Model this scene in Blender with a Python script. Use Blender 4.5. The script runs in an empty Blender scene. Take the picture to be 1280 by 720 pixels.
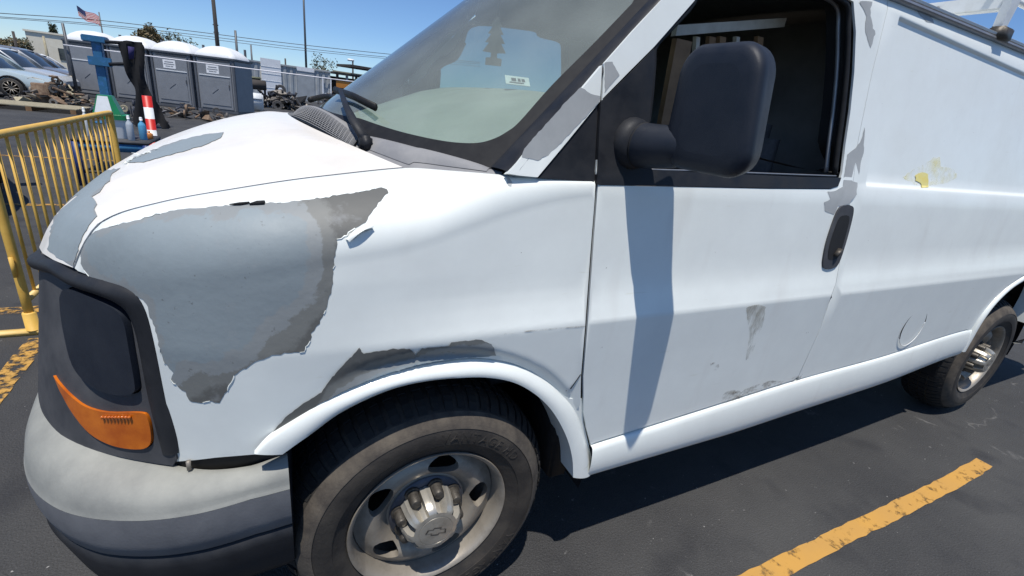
import bpy, bmesh, math, random
import numpy as np
from mathutils import Vector, Matrix
from mathutils.geometry import delaunay_2d_cdt
random.seed(7); rng = np.random.default_rng(7)
scene = bpy.context.scene
COL = scene.collection

# ------------------------------------------------------------------ camera
CAM = np.array([-0.3399, -0.8995, 1.4561]); YAW, PITCH, ROLL, FPX = 0.4955, 0.3587, -0.1199, 584.9
def cam_axes():
    cy, sy, cp, sp = math.cos(YAW), math.sin(YAW), math.cos(PITCH), math.sin(PITCH)
    f = np.array([sy*cp, cy*cp, -sp]); r = np.array([cy, -sy, 0.]); d = np.cross(f, r)
    cr, sr = math.cos(ROLL), math.sin(ROLL)
    return np.array([cr*r+sr*d, -sr*r+cr*d, f])
AX = cam_axes()
cd = bpy.data.cameras.new('camera'); cam = bpy.data.objects.new('camera', cd); COL.objects.link(cam)
cd.sensor_width = 36; cd.lens = FPX/1280*36; cd.clip_start = .02; cd.clip_end = 3000
M = Matrix([[AX[0][i], -AX[1][i], -AX[2][i], CAM[i]] for i in range(3)]+[[0, 0, 0, 1]])
cam.matrix_world = M; scene.camera = cam
scene.render.resolution_x = 1024; scene.render.resolution_y = 576

# ------------------------------------------------------------------ light
LDIR = Vector((.17, .275, -1)).normalized()            # the way the sunlight travels
w = bpy.data.worlds.new('World'); scene.world = w; w.use_nodes = True
nt = w.node_tree; nt.nodes.clear()
sky = nt.nodes.new('ShaderNodeTexSky'); sky.sky_type = 'NISHITA'; sky.sun_disc = False
sky.sun_elevation = math.asin(-LDIR.z); sky.sun_rotation = math.atan2(-LDIR.x, -LDIR.y)
sky.air_density = .95; sky.dust_density = .25; sky.ozone_density = 10.; sky.altitude = 1200
bg = nt.nodes.new('ShaderNodeBackground'); bg.inputs[1].default_value = .128
ow = nt.nodes.new('ShaderNodeOutputWorld')
nt.links.new(sky.outputs[0], bg.inputs[0]); nt.links.new(bg.outputs[0], ow.inputs[0])
sd = bpy.data.lights.new('sun', 'SUN'); sd.energy = 4.8; sd.angle = math.radians(.53); sd.color = (1, .96, .9)
so = bpy.data.objects.new('sun', sd); COL.objects.link(so); so.location = (0, 0, 30)
so.rotation_euler = LDIR.to_track_quat('-Z', 'Y').to_euler()
vs = scene.view_settings; vs.view_transform = 'Standard'; vs.look = 'None'; vs.exposure = .02; vs.gamma = 1

# ------------------------------------------------------------------ materials
MATS = {}
def mat(name, c1, c2=None, rough=.5, metal=0., scale=20., bump=0., bscale=None, spec=.5, coat=0., detail=6., thr=(.35, .65), rough2=None):
    m = bpy.data.materials.new(name); m.use_nodes = True; n = m.node_tree; p = n.nodes['Principled BSDF']
    p.inputs['Roughness'].default_value = rough; p.inputs['Metallic'].default_value = metal
    p.inputs['Specular IOR Level'].default_value = spec; p.inputs['Coat Weight'].default_value = coat; p.inputs['Coat Roughness'].default_value = .08
    g = n.nodes.new('ShaderNodeNewGeometry')
    if c2 is None: c2 = tuple(x*.82 for x in c1)
    t = n.nodes.new('ShaderNodeTexNoise'); t.inputs['Scale'].default_value = scale; t.inputs['Detail'].default_value = detail; t.inputs['Roughness'].default_value = .65
    n.links.new(g.outputs['Position'], t.inputs['Vector'])
    r = n.nodes.new('ShaderNodeValToRGB'); r.color_ramp.elements[0].position = thr[0]; r.color_ramp.elements[1].position = thr[1]
    r.color_ramp.elements[0].color = (*c1, 1); r.color_ramp.elements[1].color = (*c2, 1)
    n.links.new(t.outputs['Fac'], r.inputs[0]); n.links.new(r.outputs[0], p.inputs['Base Color'])
    if rough2 is not None:
        mr = n.nodes.new('ShaderNodeMapRange'); mr.inputs[1].default_value = thr[0]; mr.inputs[2].default_value = thr[1]
        mr.inputs[3].default_value = rough; mr.inputs[4].default_value = rough2
        n.links.new(t.outputs['Fac'], mr.inputs[0]); n.links.new(mr.outputs[0], p.inputs['Roughness'])
    if bump:
        t2 = n.nodes.new('ShaderNodeTexNoise'); t2.inputs['Scale'].default_value = bscale or scale*4; t2.inputs['Detail'].default_value = 4
        n.links.new(g.outputs['Position'], t2.inputs['Vector'])
        b = n.nodes.new('ShaderNodeBump'); b.inputs['Strength'].default_value = 1; b.inputs['Distance'].default_value = bump
        n.links.new(t2.outputs['Fac'], b.inputs['Height']); n.links.new(b.outputs[0], p.inputs['Normal'])
    MATS[name] = m; return m

# old white van paint: chalky grey dust, tiny specks, thin grime
def paint_mat(name='white_paint', c1=(.80, .825, .775), c2=(.735, .755, .71)):
    m = mat(name, c1, c2, rough=.32, scale=3.2, coat=.15, rough2=.48, bump=.0022, bscale=2.6)
    n = m.node_tree; p = n.nodes['Principled BSDF']; base = p.inputs['Base Color'].links[0].from_socket
    g = n.nodes.new('ShaderNodeNewGeometry')
    def layer(src, scale, lo, hi, col, stretch=None, detail=3, amount=1.):
        t = n.nodes.new('ShaderNodeTexNoise'); t.inputs['Scale'].default_value = scale; t.inputs['Detail'].default_value = detail
        if stretch:
            mp = n.nodes.new('ShaderNodeVectorMath'); mp.operation = 'MULTIPLY'; mp.inputs[1].default_value = stretch
            n.links.new(g.outputs['Position'], mp.inputs[0]); n.links.new(mp.outputs[0], t.inputs['Vector'])
        else: n.links.new(g.outputs['Position'], t.inputs['Vector'])
        mr = n.nodes.new('ShaderNodeMapRange'); mr.inputs[1].default_value = lo; mr.inputs[2].default_value = hi; mr.inputs[4].default_value = amount
        n.links.new(t.outputs['Fac'], mr.inputs[0])
        mx = n.nodes.new('ShaderNodeMix'); mx.data_type = 'RGBA'; mx.inputs['B'].default_value = (*col, 1)
        n.links.new(mr.outputs[0], mx.inputs['Factor']); n.links.new(src, mx.inputs['A']); return mx.outputs['Result']
    s = layer(base, 75, .765, .80, (.22, .20, .18))                                   # chips and specks
    s = layer(s, 7, .60, .82, (.60, .58, .53), (1, 1, .25), 6, .5)                    # runs of grime
    s = layer(s, 26, .70, .84, (.50, .48, .3), (.35, 1, 2.2), 4, .4)                 # scuffs
    n.links.new(s, p.inputs['Base Color']); return m
paint_mat(); paint_mat('hood_paint', (.81, .79, .735), (.69, .65, .585))
mat('primer_blue', (.215, .245, .270), (.175, .20, .222), rough=.55, scale=5, thr=(.3, .7), bump=.0006, bscale=40)
mat('primer_olive', (.125, .13, .115), (.185, .19, .175), rough=.6, scale=9, bump=.0006, bscale=60)
mat('primer_mid', (.165, .18, .175), (.20, .215, .215), rough=.6, scale=7, bump=.0006, bscale=60)
mat('primer_grey', (.40, .41, .40), (.33, .34, .335), rough=.6, scale=9)
mat('black_plastic', (.015, .0165, .020), (.026, .027, .030), rough=.42, scale=12, bump=.0003, bscale=500, rough2=.65, spec=.22)
mat('faded_plastic', (.046, .048, .054), (.085, .085, .088), rough=.55, scale=8, bump=.0003, bscale=500, rough2=.7, spec=.22)
mat('mirror_plastic', (.014, .018, .027), (.022, .026, .035), rough=.42, scale=10, bump=.0004, bscale=600, rough2=.55, spec=.22)
mat('cowl_plastic', (.20, .20, .205), (.26, .255, .25), rough=.65, scale=10, bump=.0003, bscale=300)
mat('bumper_chalk', (.30, .30, .268), (.205, .207, .19), rough=.75, scale=5, bump=.0004, bscale=120)
mat('bumper_grey', (.16, .162, .168), (.115, .118, .125), rough=.6, scale=9, bump=.0004, bscale=200)
mat('rubber_seal', (.012, .012, .013), (.02, .02, .02), rough=.55, scale=30, spec=.22)
mat('dark_void', (.006, .006, .007), (.010, .010, .010), rough=.8, scale=20)
mat('tread_shaded', (.008, .008, .008), (.014, .013, .012), rough=.8, scale=14)  # tyre rubber darkened: wheel-well shade put into the colour
mat('tyre_rubber', (.022, .019, .0165), (.046, .039, .031), rough=.72, scale=14, thr=(.4, .65), bump=.0008, bscale=160)
mat('tyre_dust', (.105, .088, .068), (.045, .038, .032), rough=.9, scale=16, bump=.0008, bscale=160)
mat('rim_steel', (.32, .285, .235), (.16, .138, .112), rough=.42, metal=.35, scale=14, thr=(.45, .8), bump=.0004, bscale=90, rough2=.65)
mat('cap_chrome', (.50, .47, .405), (.31, .28, .23), rough=.33, metal=.6, scale=22, thr=(.45, .75), rough2=.5)
mat('lug_steel', (.11, .10, .085), (.055, .048, .04), rough=.5, metal=.5, scale=60, bump=.0006)
mat('hub_dark', (.05, .055, .07), (.085, .087, .10), rough=.5, metal=.4, scale=30)
mat('amber_lens', (.60, .155, .010), (.42, .085, .005), rough=.16, scale=14, coat=.6)
mat('emblem_gold', (.36, .32, .24), (.28, .25, .19), rough=.4, metal=.5, scale=60)
mat('dash_plastic', (.30, .31, .26), (.25, .26, .22), rough=.8, scale=6)
mat('seat_cloth', (.11, .10, .095), (.07, .065, .06), rough=.9, scale=30)
mat('cab_grey', (.26, .24, .22), (.20, .185, .165), rough=.8, scale=5)
mat('headliner', (.16, .155, .15), (.13, .125, .12), rough=.9, scale=30)
mat('wood_board', (.30, .17, .08), (.20, .11, .05), rough=.7, scale=12)
mat('pale_board', (.62, .56, .46), (.5, .44, .35), rough=.7, scale=12)
mat('yellow_steel', (.78, .48, .10), (.68, .40, .07), rough=.45, scale=14, rough2=.6)
mat('yellow_pale', (.76, .54, .20), (.66, .44, .13), rough=.5, scale=10)
mat('toilet_grey', (.235, .245, .26), (.205, .215, .23), rough=.5, scale=3)
mat('toilet_dark', (.10, .107, .12), (.08, .087, .10), rough=.5, scale=3)
mat('toilet_roof', (.72, .73, .74), (.66, .67, .67), rough=.5, scale=4)
mat('container_grey', (.40, .42, .425), (.32, .335, .34), rough=.6, scale=1.2)
mat('white_panel', (.86, .86, .86), (.80, .80, .80), rough=.5, scale=2)
mat('blue_steel', (.03, .14, .27), (.05, .19, .46), rough=.45, scale=9, thr=(.5, .7))
mat('navy_steel', (.012, .03, .13), (.02, .045, .17), rough=.5, scale=9)
mat('black_cloth', (.003, .003, .004), (.006, .006, .008), rough=.9, scale=20)
mat('purple_cloth', (.045, .035, .13), (.03, .025, .1), rough=.9, scale=20)
mat('green_plastic', (.01, .21, .08), (.01, .17, .06), rough=.35, scale=9)
mat('white_plastic', (.76, .78, .78), (.68, .70, .70), rough=.35, scale=9)
mat('grey_bottle', (.48, .52, .55), (.42, .46, .5), rough=.3, scale=9)
mat('cyan_plastic', (.12, .38, .60), (.1, .33, .55), rough=.3, scale=9)
mat('red_paint', (.55, .02, .012), (.5, .02, .012), rough=.45, scale=9)
mat('orange_plastic', (.60, .22, .05), (.5, .18, .04), rough=.45, scale=9)
mat('car_silver', (.50, .52, .53), (.46, .48, .49), rough=.28, metal=.08, scale=2, coat=.5)
mat('car_mint', (.52, .60, .60), (.48, .56, .56), rough=.28, metal=.08, scale=2, coat=.5)
mat('car_grey', (.20, .20, .215), (.17, .17, .18), rough=.28, metal=.08, scale=2, coat=.5)
mat('car_white', (.74, .75, .76), (.7, .71, .72), rough=.28, scale=2, coat=.5)
mat('car_glass', (.035, .045, .055), (.03, .04, .05), rough=.08, scale=2, spec=.8)
mat('lamp_clear', (.45, .36, .25), (.6, .58, .5), rough=.15, scale=40)
mat('scrap_metal', (.08, .075, .07), (.20, .18, .16), rough=.5, metal=.5, scale=12)
mat('scrap_rust', (.13, .075, .045), (.24, .17, .11), rough=.8, scale=12)
mat('scrap_tan', (.42, .37, .25), (.30, .26, .17), rough=.8, scale=8)
mat('stucco_beige', (.80, .74, .60), (.74, .68, .54), rough=.9, scale=2)
mat('pole_wood', (.07, .06, .055), (.05, .045, .04), rough=.9, scale=6)
mat('pole_steel', (.10, .105, .115), (.08, .085, .09), rough=.5, metal=.3, scale=6)
mat('cable', (.03, .03, .035), rough=.6)
mat('tape_white', (.80, .78, .80), (.74, .72, .74), rough=.5, scale=6)
mat('bark', (.10, .075, .05), (.07, .05, .035), rough=.9, scale=12, bump=.01)
mat('leaf_dark', (.045, .06, .025), (.09, .09, .04), rough=.7, scale=3)
mat('leaf_olive', (.12, .13, .075), (.08, .09, .06), rough=.7, scale=3)
mat('leaf_brown', (.20, .135, .07), (.10, .10, .045), rough=.7, scale=3)
mat('rack_white', (.72, .73, .71), (.62, .62, .59), rough=.45, scale=14, thr=(.5, .75))
mat('aluminium', (.30, .31, .33), (.24, .25, .27), rough=.4, metal=.6, scale=14)
mat('paper', (.78, .79, .77), rough=.7)
mat('ink', (.03, .03, .035), rough=.6)
mat('flag_red', (.45, .03, .04), rough=.8); mat('flag_white', (.7, .68, .68), rough=.8); mat('flag_blue', (.03, .04, .13), rough=.8)
mat('sign_orange', (.62, .24, .03), (.5, .18, .03), rough=.5, scale=12)
mat('yellow_stain_solid', (.86, .70, .18), (.84, .74, .30), rough=.5, scale=40)

def masked(name, col, scale, lo, hi, rough=.6, stretch=(1, 1, 1), detail=6, col2=None):
    """a thin coat (worn paint, smear) whose holes show what lies beneath"""
    m = bpy.data.materials.new(name); m.use_nodes = True; n = m.node_tree; p = n.nodes['Principled BSDF']
    p.inputs['Base Color'].default_value = (*col, 1); p.inputs['Roughness'].default_value = rough
    g = n.nodes.new('ShaderNodeNewGeometry'); v = n.nodes.new('ShaderNodeVectorMath'); v.operation = 'MULTIPLY'; v.inputs[1].default_value = stretch
    n.links.new(g.outputs['Position'], v.inputs[0])
    t = n.nodes.new('ShaderNodeTexNoise'); t.inputs['Scale'].default_value = scale; t.inputs['Detail'].default_value = detail; t.inputs['Roughness'].default_value = .7
    n.links.new(v.outputs[0], t.inputs['Vector'])
    mr = n.nodes.new('ShaderNodeMapRange'); mr.inputs[1].default_value = lo; mr.inputs[2].default_value = hi
    n.links.new(t.outputs['Fac'], mr.inputs[0]); n.links.new(mr.outputs[0], p.inputs['Alpha'])
    if col2:
        r = n.nodes.new('ShaderNodeMix'); r.data_type = 'RGBA'; r.inputs['A'].default_value = (*col, 1); r.inputs['B'].default_value = (*col2, 1)
        t3 = n.nodes.new('ShaderNodeTexNoise'); t3.inputs['Scale'].default_value = scale*.4
        n.links.new(g.outputs['Position'], t3.inputs['Vector']); n.links.new(t3.outputs['Fac'], r.inputs['Factor']); n.links.new(r.outputs['Result'], p.inputs['Base Color'])
    MATS[name] = m
masked('stripe_paint', (.54, .28, .045), 15, .34, .46, .7, (1, 1, 1), 12, (.40, .225, .065))
masked('stripe_worn', (.55, .28, .04), 22, .44, .56, .7, (1, 1, 1), 10, (.40, .24, .07))
masked('smear_brown', (.30, .265, .20), 26, .40, .85, .8, (1, 1, .3))
masked('smear_yellow', (.86, .76, .30), 14, .42, 1.1, .6)
masked('grime', (.24, .20, .15), 30, .46, .85, .8, (.6, 1, 1.2))
masked('white_bloom', (.55, .53, .48), 22, .50, .62, .9)

def glass_mat(name, dust, dustcol, tint=(.85, .95, .92), rough=.02):
    m = bpy.data.materials.new(name); m.use_nodes = True; n = m.node_tree; n.nodes.clear()
    o = n.nodes.new('ShaderNodeOutputMaterial'); tr = n.nodes.new('ShaderNodeBsdfTransparent'); tr.inputs[0].default_value = (*tint, 1)
    gl = n.nodes.new('ShaderNodeBsdfGlossy'); gl.inputs['Roughness'].default_value = rough
    df = n.nodes.new('ShaderNodeBsdfDiffuse'); df.inputs[0].default_value = (*dustcol, 1)
    fr = n.nodes.new('ShaderNodeFresnel'); fr.inputs[0].default_value = 1.5
    g = n.nodes.new('ShaderNodeNewGeometry'); t = n.nodes.new('ShaderNodeTexNoise'); t.inputs['Scale'].default_value = 5; t.inputs['Detail'].default_value = 8
    n.links.new(g.outputs['Position'], t.inputs['Vector'])
    mr = n.nodes.new('ShaderNodeMapRange'); mr.inputs[1].default_value = .2; mr.inputs[2].default_value = .8; mr.inputs[3].default_value = dust*.7; mr.inputs[4].default_value = dust*1.3
    n.links.new(t.outputs['Fac'], mr.inputs[0])
    a = n.nodes.new('ShaderNodeMixShader'); n.links.new(mr.outputs[0], a.inputs[0]); n.links.new(tr.outputs[0], a.inputs[1]); n.links.new(df.outputs[0], a.inputs[2])
    b = n.nodes.new('ShaderNodeMixShader'); n.links.new(fr.outputs[0], b.inputs[0]); n.links.new(a.outputs[0], b.inputs[1]); n.links.new(gl.outputs[0], b.inputs[2])
    n.links.new(b.outputs[0], o.inputs[0]); MATS[name] = m
glass_mat('windshield_glass', .31, (.44, .49, .45), (.80, .95, .93))  # pale diffuse coat: dust plus reflected sky haze put into the colour
glass_mat('tinted_glass', .02, (.3, .32, .32), (.20, .36, .40))
glass_mat('side_glass', .03, (.5, .5, .48))

def asphalt():
    m = mat('asphalt', (.022, .022, .023), (.050, .049, .047), rough=.8, scale=1.1, thr=(.35, .68), bump=.006, bscale=140, detail=10)
    n = m.node_tree; p = n.nodes['Principled BSDF']; base = p.inputs['Base Color'].links[0].from_socket
    g = n.nodes.new('ShaderNodeNewGeometry')
    def mixin(src, fac, col):
        mx = n.nodes.new('ShaderNodeMix'); mx.data_type = 'RGBA'; mx.inputs['B'].default_value = (*col, 1)
        n.links.new(fac, mx.inputs['Factor']); n.links.new(src, mx.inputs['A']); return mx.outputs['Result']
    def rng_(sock, lo, hi, a=0., b=1.):
        mr = n.nodes.new('ShaderNodeMapRange'); mr.inputs[1].default_value = lo; mr.inputs[2].default_value = hi; mr.inputs[3].default_value = a; mr.inputs[4].default_value = b
        n.links.new(sock, mr.inputs[0]); return mr.outputs[0]
    t = n.nodes.new('ShaderNodeTexNoise'); t.inputs['Scale'].default_value = 210; t.inputs['Detail'].default_value = 2; n.links.new(g.outputs['Position'], t.inputs['Vector'])
    s = mixin(base, rng_(t.outputs['Fac'], .45, .75, 0, .55), (.085, .083, .08))
    t = n.nodes.new('ShaderNodeTexNoise'); t.inputs['Scale'].default_value = 60; t.inputs['Detail'].default_value = 2; n.links.new(g.outputs['Position'], t.inputs['Vector'])
    s = mixin(s, rng_(t.outputs['Fac'], .735, .77), (.34, .33, .31))
    t = n.nodes.new('ShaderNodeTexNoise'); t.inputs['Scale'].default_value = 24; t.inputs['Detail'].default_value = 6; n.links.new(g.outputs['Position'], t.inputs['Vector'])
    s = mixin(s, rng_(t.outputs['Fac'], .70, .76, 0, .8), (.20, .195, .185))
    t = n.nodes.new('ShaderNodeTexNoise'); t.inputs['Scale'].default_value = 3.5; t.inputs['Detail'].default_value = 8; n.links.new(g.outputs['Position'], t.inputs['Vector'])
    s = mixin(s, rng_(t.outputs['Fac'], .56, .70, 0, .7), (.018, .018, .02))
    wv = n.nodes.new('ShaderNodeTexNoise'); wv.inputs['Scale'].default_value = 2.2; wv.inputs['Detail'].default_value = 5; n.links.new(g.outputs['Position'], wv.inputs['Vector'])
    ad = n.nodes.new('ShaderNodeMix'); ad.data_type = 'VECTOR'; ad.inputs['Factor'].default_value = .35
    n.links.new(g.outputs['Position'], ad.inputs['A']); n.links.new(wv.outputs['Color'], ad.inputs['B'])
    vo = n.nodes.new('ShaderNodeTexVoronoi'); vo.feature = 'DISTANCE_TO_EDGE'; vo.inputs['Scale'].default_value = .75; n.links.new(ad.outputs['Result'], vo.inputs['Vector'])
    br = n.nodes.new('ShaderNodeTexNoise'); br.inputs['Scale'].default_value = 6; br.inputs['Detail'].default_value = 8; n.links.new(g.outputs['Position'], br.inputs['Vector'])
    mu = n.nodes.new('ShaderNodeMath'); mu.operation = 'MULTIPLY'
    n.links.new(rng_(vo.outputs['Distance'], .005, .0, 0, 1), mu.inputs[0]); n.links.new(rng_(br.outputs['Fac'], .54, .68, 0, .4), mu.inputs[1])
    s = mixin(s, mu.outputs[0], (.24, .23, .215))
    n.links.new(s, p.inputs['Base Color'])
asphalt()

# ------------------------------------------------------------------ mesh helpers
def link(name, me, m, parent=None, smooth=True):
    o = bpy.data.objects.new(name, me); COL.objects.link(o)
    if m: me.materials.append(MATS[m])
    if smooth:
        me.polygons.foreach_set('use_smooth', [True]*len(me.polygons))
    if parent is not None: o.parent = parent
    return o
def root_of(p):
    v = np.zeros(3)
    while p is not None:
        v += np.array(p.location); p = p.parent
    return v
def obj(name, V, F, m, parent=None, smooth=True, sharp=None):
    """mesh object from world coordinates; the parent's place is taken off"""
    V = np.asarray(V, float) - root_of(parent)
    me = bpy.data.meshes.new(name); me.from_pydata([tuple(v) for v in V], [], [tuple(int(i) for i in f) for f in F]); me.update()
    if sharp is not None: smooth = False
    o = link(name, me, m, parent, smooth)
    if sharp is not None:
        me.polygons.foreach_set('use_smooth', [True]*len(me.polygons))
        me.set_sharp_from_angle(angle=math.radians(sharp))
    return o
def thing(name, label, cat, loc, group=None, rz=0.):
    o = bpy.data.objects.new(name, None); COL.objects.link(o); o.location = loc; o.rotation_euler = (0, 0, rz); o.empty_display_size = .2
    return tag(o, label, cat, group)
def tag(o, label, cat, group=None):
    o['label'] = label; o['category'] = cat
    if group: o['group'] = group
    return o
class MB:
    def __init__(s): s.V = []; s.F = []
    def add(s, V, F):
        k = len(s.V); s.V += [tuple(map(float, v)) for v in V]; s.F += [tuple(int(i)+k for i in f) for f in F]; return s
    def box(s, a, b, bev=0.):
        a = np.minimum(a, b)*1., np.maximum(a, b)*1.; lo, hi = a
        if bev <= 0:
            V = [(x, y, z) for x in (lo[0], hi[0]) for y in (lo[1], hi[1]) for z in (lo[2], hi[2])]
            return s.add(V, [(0, 1, 3, 2), (4, 6, 7, 5), (0, 4, 5, 1), (2, 3, 7, 6), (0, 2, 6, 4), (1, 5, 7, 3)])
        bm = bmesh.new(); bmesh.ops.create_cube(bm, size=1)
        c = (lo+hi)/2; d = hi-lo
        for v in bm.verts: v.co = Vector([c[i]+v.co[i]*d[i] for i in range(3)])
        bmesh.ops.bevel(bm, geom=bm.edges[:], offset=min(bev, min(d)*.45), segments=2, affect='EDGES')
        bm.verts.index_update(); s.add([v.co[:] for v in bm.verts], [[v.index for v in f.verts] for f in bm.faces]); bm.free(); return s
    def tube(s, pts, r, n=8, caps=True, squash=None):
        pts = [np.array(p, float) for p in pts]; R = r if hasattr(r, '__len__') else [r]*len(pts)
        V = []; F = []; up = None
        for i, p in enumerate(pts):
            t = pts[min(i+1, len(pts)-1)]-pts[max(i-1, 0)]; t /= np.linalg.norm(t)+1e-12
            if up is None: up = np.array([0, 0, 1.]) if abs(t[2]) < .9 else np.array([1., 0, 0])
            a = np.cross(t, up); a /= np.linalg.norm(a); b = np.cross(a, t); up = b
            for k in range(n):
                th = 2*math.pi*k/n; q = (squash or (1, 1)); V.append(p+R[i]*(q[0]*math.cos(th)*a+q[1]*math.sin(th)*b))
        for i in range(len(pts)-1):
            for k in range(n): F.append((i*n+k, i*n+(k+1) % n, (i+1)*n+(k+1) % n, (i+1)*n+k))
        if caps: F.append(tuple(range(n-1, -1, -1))); F.append(tuple((len(pts)-1)*n+k for k in range(n)))
        return s.add(V, F)
    def lathe(s, prof, c=(0, 0, 0), axis='z', n=24, close=False):
        V = []; F = []
        for (r, h) in prof:
            for k in range(n):
                th = 2*math.pi*k/n; u, v = r*math.cos(th), r*math.sin(th)
                V.append((c[0]+u, c[1]+v, c[2]+h) if axis == 'z' else (c[0]+u, c[1]+h, c[2]+v) if axis == 'y' else (c[0]+h, c[1]+u, c[2]+v))
        m = len(prof)
        for i in range(m-1 if not close else m):
            j = (i+1) % m
            for k in range(n): F.append((i*n+k, i*n+(k+1) % n, j*n+(k+1) % n, j*n+k))
        if not close:
            if prof[0][0] > 1e-6: F.append(tuple(range(n)))
            if prof[-1][0] > 1e-6: F.append(tuple((m-1)*n+k for k in range(n)))
        return s.add(V, F)
    def loft(s, secs, closed=False, caps=False):
        n = len(secs[0]); V = [p for sec in secs for p in sec]; F = []
        for i in range(len(secs)-1):
            for k in range(n if closed else n-1): F.append((i*n+k, i*n+(k+1) % n, (i+1)*n+(k+1) % n, (i+1)*n+k))
        if caps: F.append(tuple(range(n))); F.append(tuple((len(secs)-1)*n+k for k in range(n)))
        return s.add(V, F)
    def obj(s, name, m, parent=None, smooth=True, sharp=None): return obj(name, s.V, s.F, m, parent, smooth, sharp)

def interp(xs, ys):
    """monotone cubic through the points"""
    xs = np.array(xs, float); ys = np.array(ys, float); h = np.diff(xs); d = np.diff(ys)/h
    mm = np.zeros(len(xs)); mm[0] = d[0]; mm[-1] = d[-1]
    for i in range(1, len(xs)-1):
        if d[i-1]*d[i] > 0:
            w1, w2 = 2*h[i]+h[i-1], h[i]+2*h[i-1]; mm[i] = (w1+w2)/(w1/d[i-1]+w2/d[i])
    def f(x):
        x = np.asarray(x, float); xc = np.clip(x, xs[0], xs[-1]); i = np.clip(np.searchsorted(xs, xc)-1, 0, len(h)-1)
        t = (xc-xs[i])/h[i]; t2 = t*t; t3 = t2*t
        v = (2*t3-3*t2+1)*ys[i]+(t3-2*t2+t)*h[i]*mm[i]+(-2*t3+3*t2)*ys[i+1]+(t3-t2)*h[i]*mm[i+1]
        return v
    return f
def sstep(a, b, x):
    t = np.clip((np.asarray(x, float)-a)/(b-a), 0, 1); return t*t*(3-2*t)
def ray(px, py):
    d = np.array([(px-640)/FPX, (py-360)/FPX, 1.])@AX; return d/np.linalg.norm(d)
def U(px, py, x=None, y=None, z=None):
    """the point seen at a place of the photograph, at a known x, y or z"""
    d = ray(px, py); t = (x-CAM[0])/d[0] if x is not None else (y-CAM[1])/d[1] if y is not None else (z-CAM[2])/d[2]
    return CAM+t*d
def PJ(P):
    Q = (np.atleast_2d(P)-CAM)@AX.T; zz = np.where(Q[:, 2] > .02, Q[:, 2], .02)
    return np.stack([640+FPX*Q[:, 0]/zz, 360+FPX*Q[:, 1]/zz], 1)

class Surf:
    """a smooth body surface f(u, v) -> point, for u, v in a box"""
    def __init__(s, f, u, v, flip=1, n=90):
        s.f = f; s.flip = flip
        gu, gv = np.meshgrid(np.linspace(*u, n), np.linspace(*v, n), indexing='ij')
        s.gu, s.gv = gu.ravel(), gv.ravel(); s.gp = PJ(f(s.gu, s.gv)); s.u, s.v = u, v
    def normal(s, u, v):
        e = 1e-4; a = s.f(u+e, v)-s.f(u-e, v); b = s.f(u, v+e)-s.f(u, v-e); n = np.cross(a, b)*s.flip
        return n/(np.linalg.norm(n, axis=1, keepdims=True)+1e-12)
    def inv(s, pix):
        pix = np.atleast_2d(np.array(pix, float)); out = []
        if not hasattr(s, 'fp'):                                    # only what faces the lens can be seen there
            X = s.f(s.gu, s.gv); face = np.einsum('ij,ij->i', s.normal(s.gu, s.gv), CAM-X) > .004*np.linalg.norm(CAM-X, axis=1); s.fp = np.where(face[:, None], s.gp, 1e6)
        for p in pix:
            i = np.argmin(((s.fp-p)**2).sum(1)); q = np.array([s.gu[i], s.gv[i]])
            for _ in range(8):
                e = 1e-4; uu = np.array([q[0], q[0]+e, q[0]]); vv = np.array([q[1], q[1], q[1]+e])
                P = PJ(s.f(uu, vv)); J = np.stack([(P[1]-P[0])/e, (P[2]-P[0])/e], 1)
                try: dq = np.linalg.solve(J, p-P[0])
                except np.linalg.LinAlgError: break
                dq = np.clip(dq, -.05, .05); q = q+dq
                q = np.clip(q, [s.u[0]-.05, s.v[0]-.05], [s.u[1]+.05, s.v[1]+.05])
            out.append(q)
        return np.array(out)
def inside(pts, poly):
    x, y = pts[:, 0], pts[:, 1]; r = np.zeros(len(pts), bool); n = len(poly); j = n-1
    for i in range(n):
        xi, yi = poly[i]; xj, yj = poly[j]
        c = ((yi > y) != (yj > y)) & (x < (xj-xi)*(y-yi)/((yj-yi) or 1e-12)+xi); r ^= c; j = i
    return r
def densify(poly, d, close=True):
    poly = np.array(poly, float); out = []; n = len(poly)
    for i in range(n if close else n-1):
        a, b = poly[i], poly[(i+1) % n]; k = max(1, int(np.ceil(np.linalg.norm(b-a)/d)))
        out += [a+(b-a)*t/k for t in range(k)]
    if not close: out.append(poly[-1])
    return np.array(out)
def smooth_line(P, n=8):
    """Catmull-Rom through the points"""
    P = np.array(P, float); Q = np.vstack([2*P[0]-P[1], P, 2*P[-1]-P[-2]]); out = []
    for i in range(1, len(Q)-2):
        for t in np.arange(n)/n:
            out.append(.5*((2*Q[i])+(-Q[i-1]+Q[i+1])*t+(2*Q[i-1]-5*Q[i]+4*Q[i+1]-Q[i+2])*t*t+(-Q[i-1]+3*Q[i]-3*Q[i+1]+Q[i+2])*t**3))
    out.append(P[-1]); return np.array(out)
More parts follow.
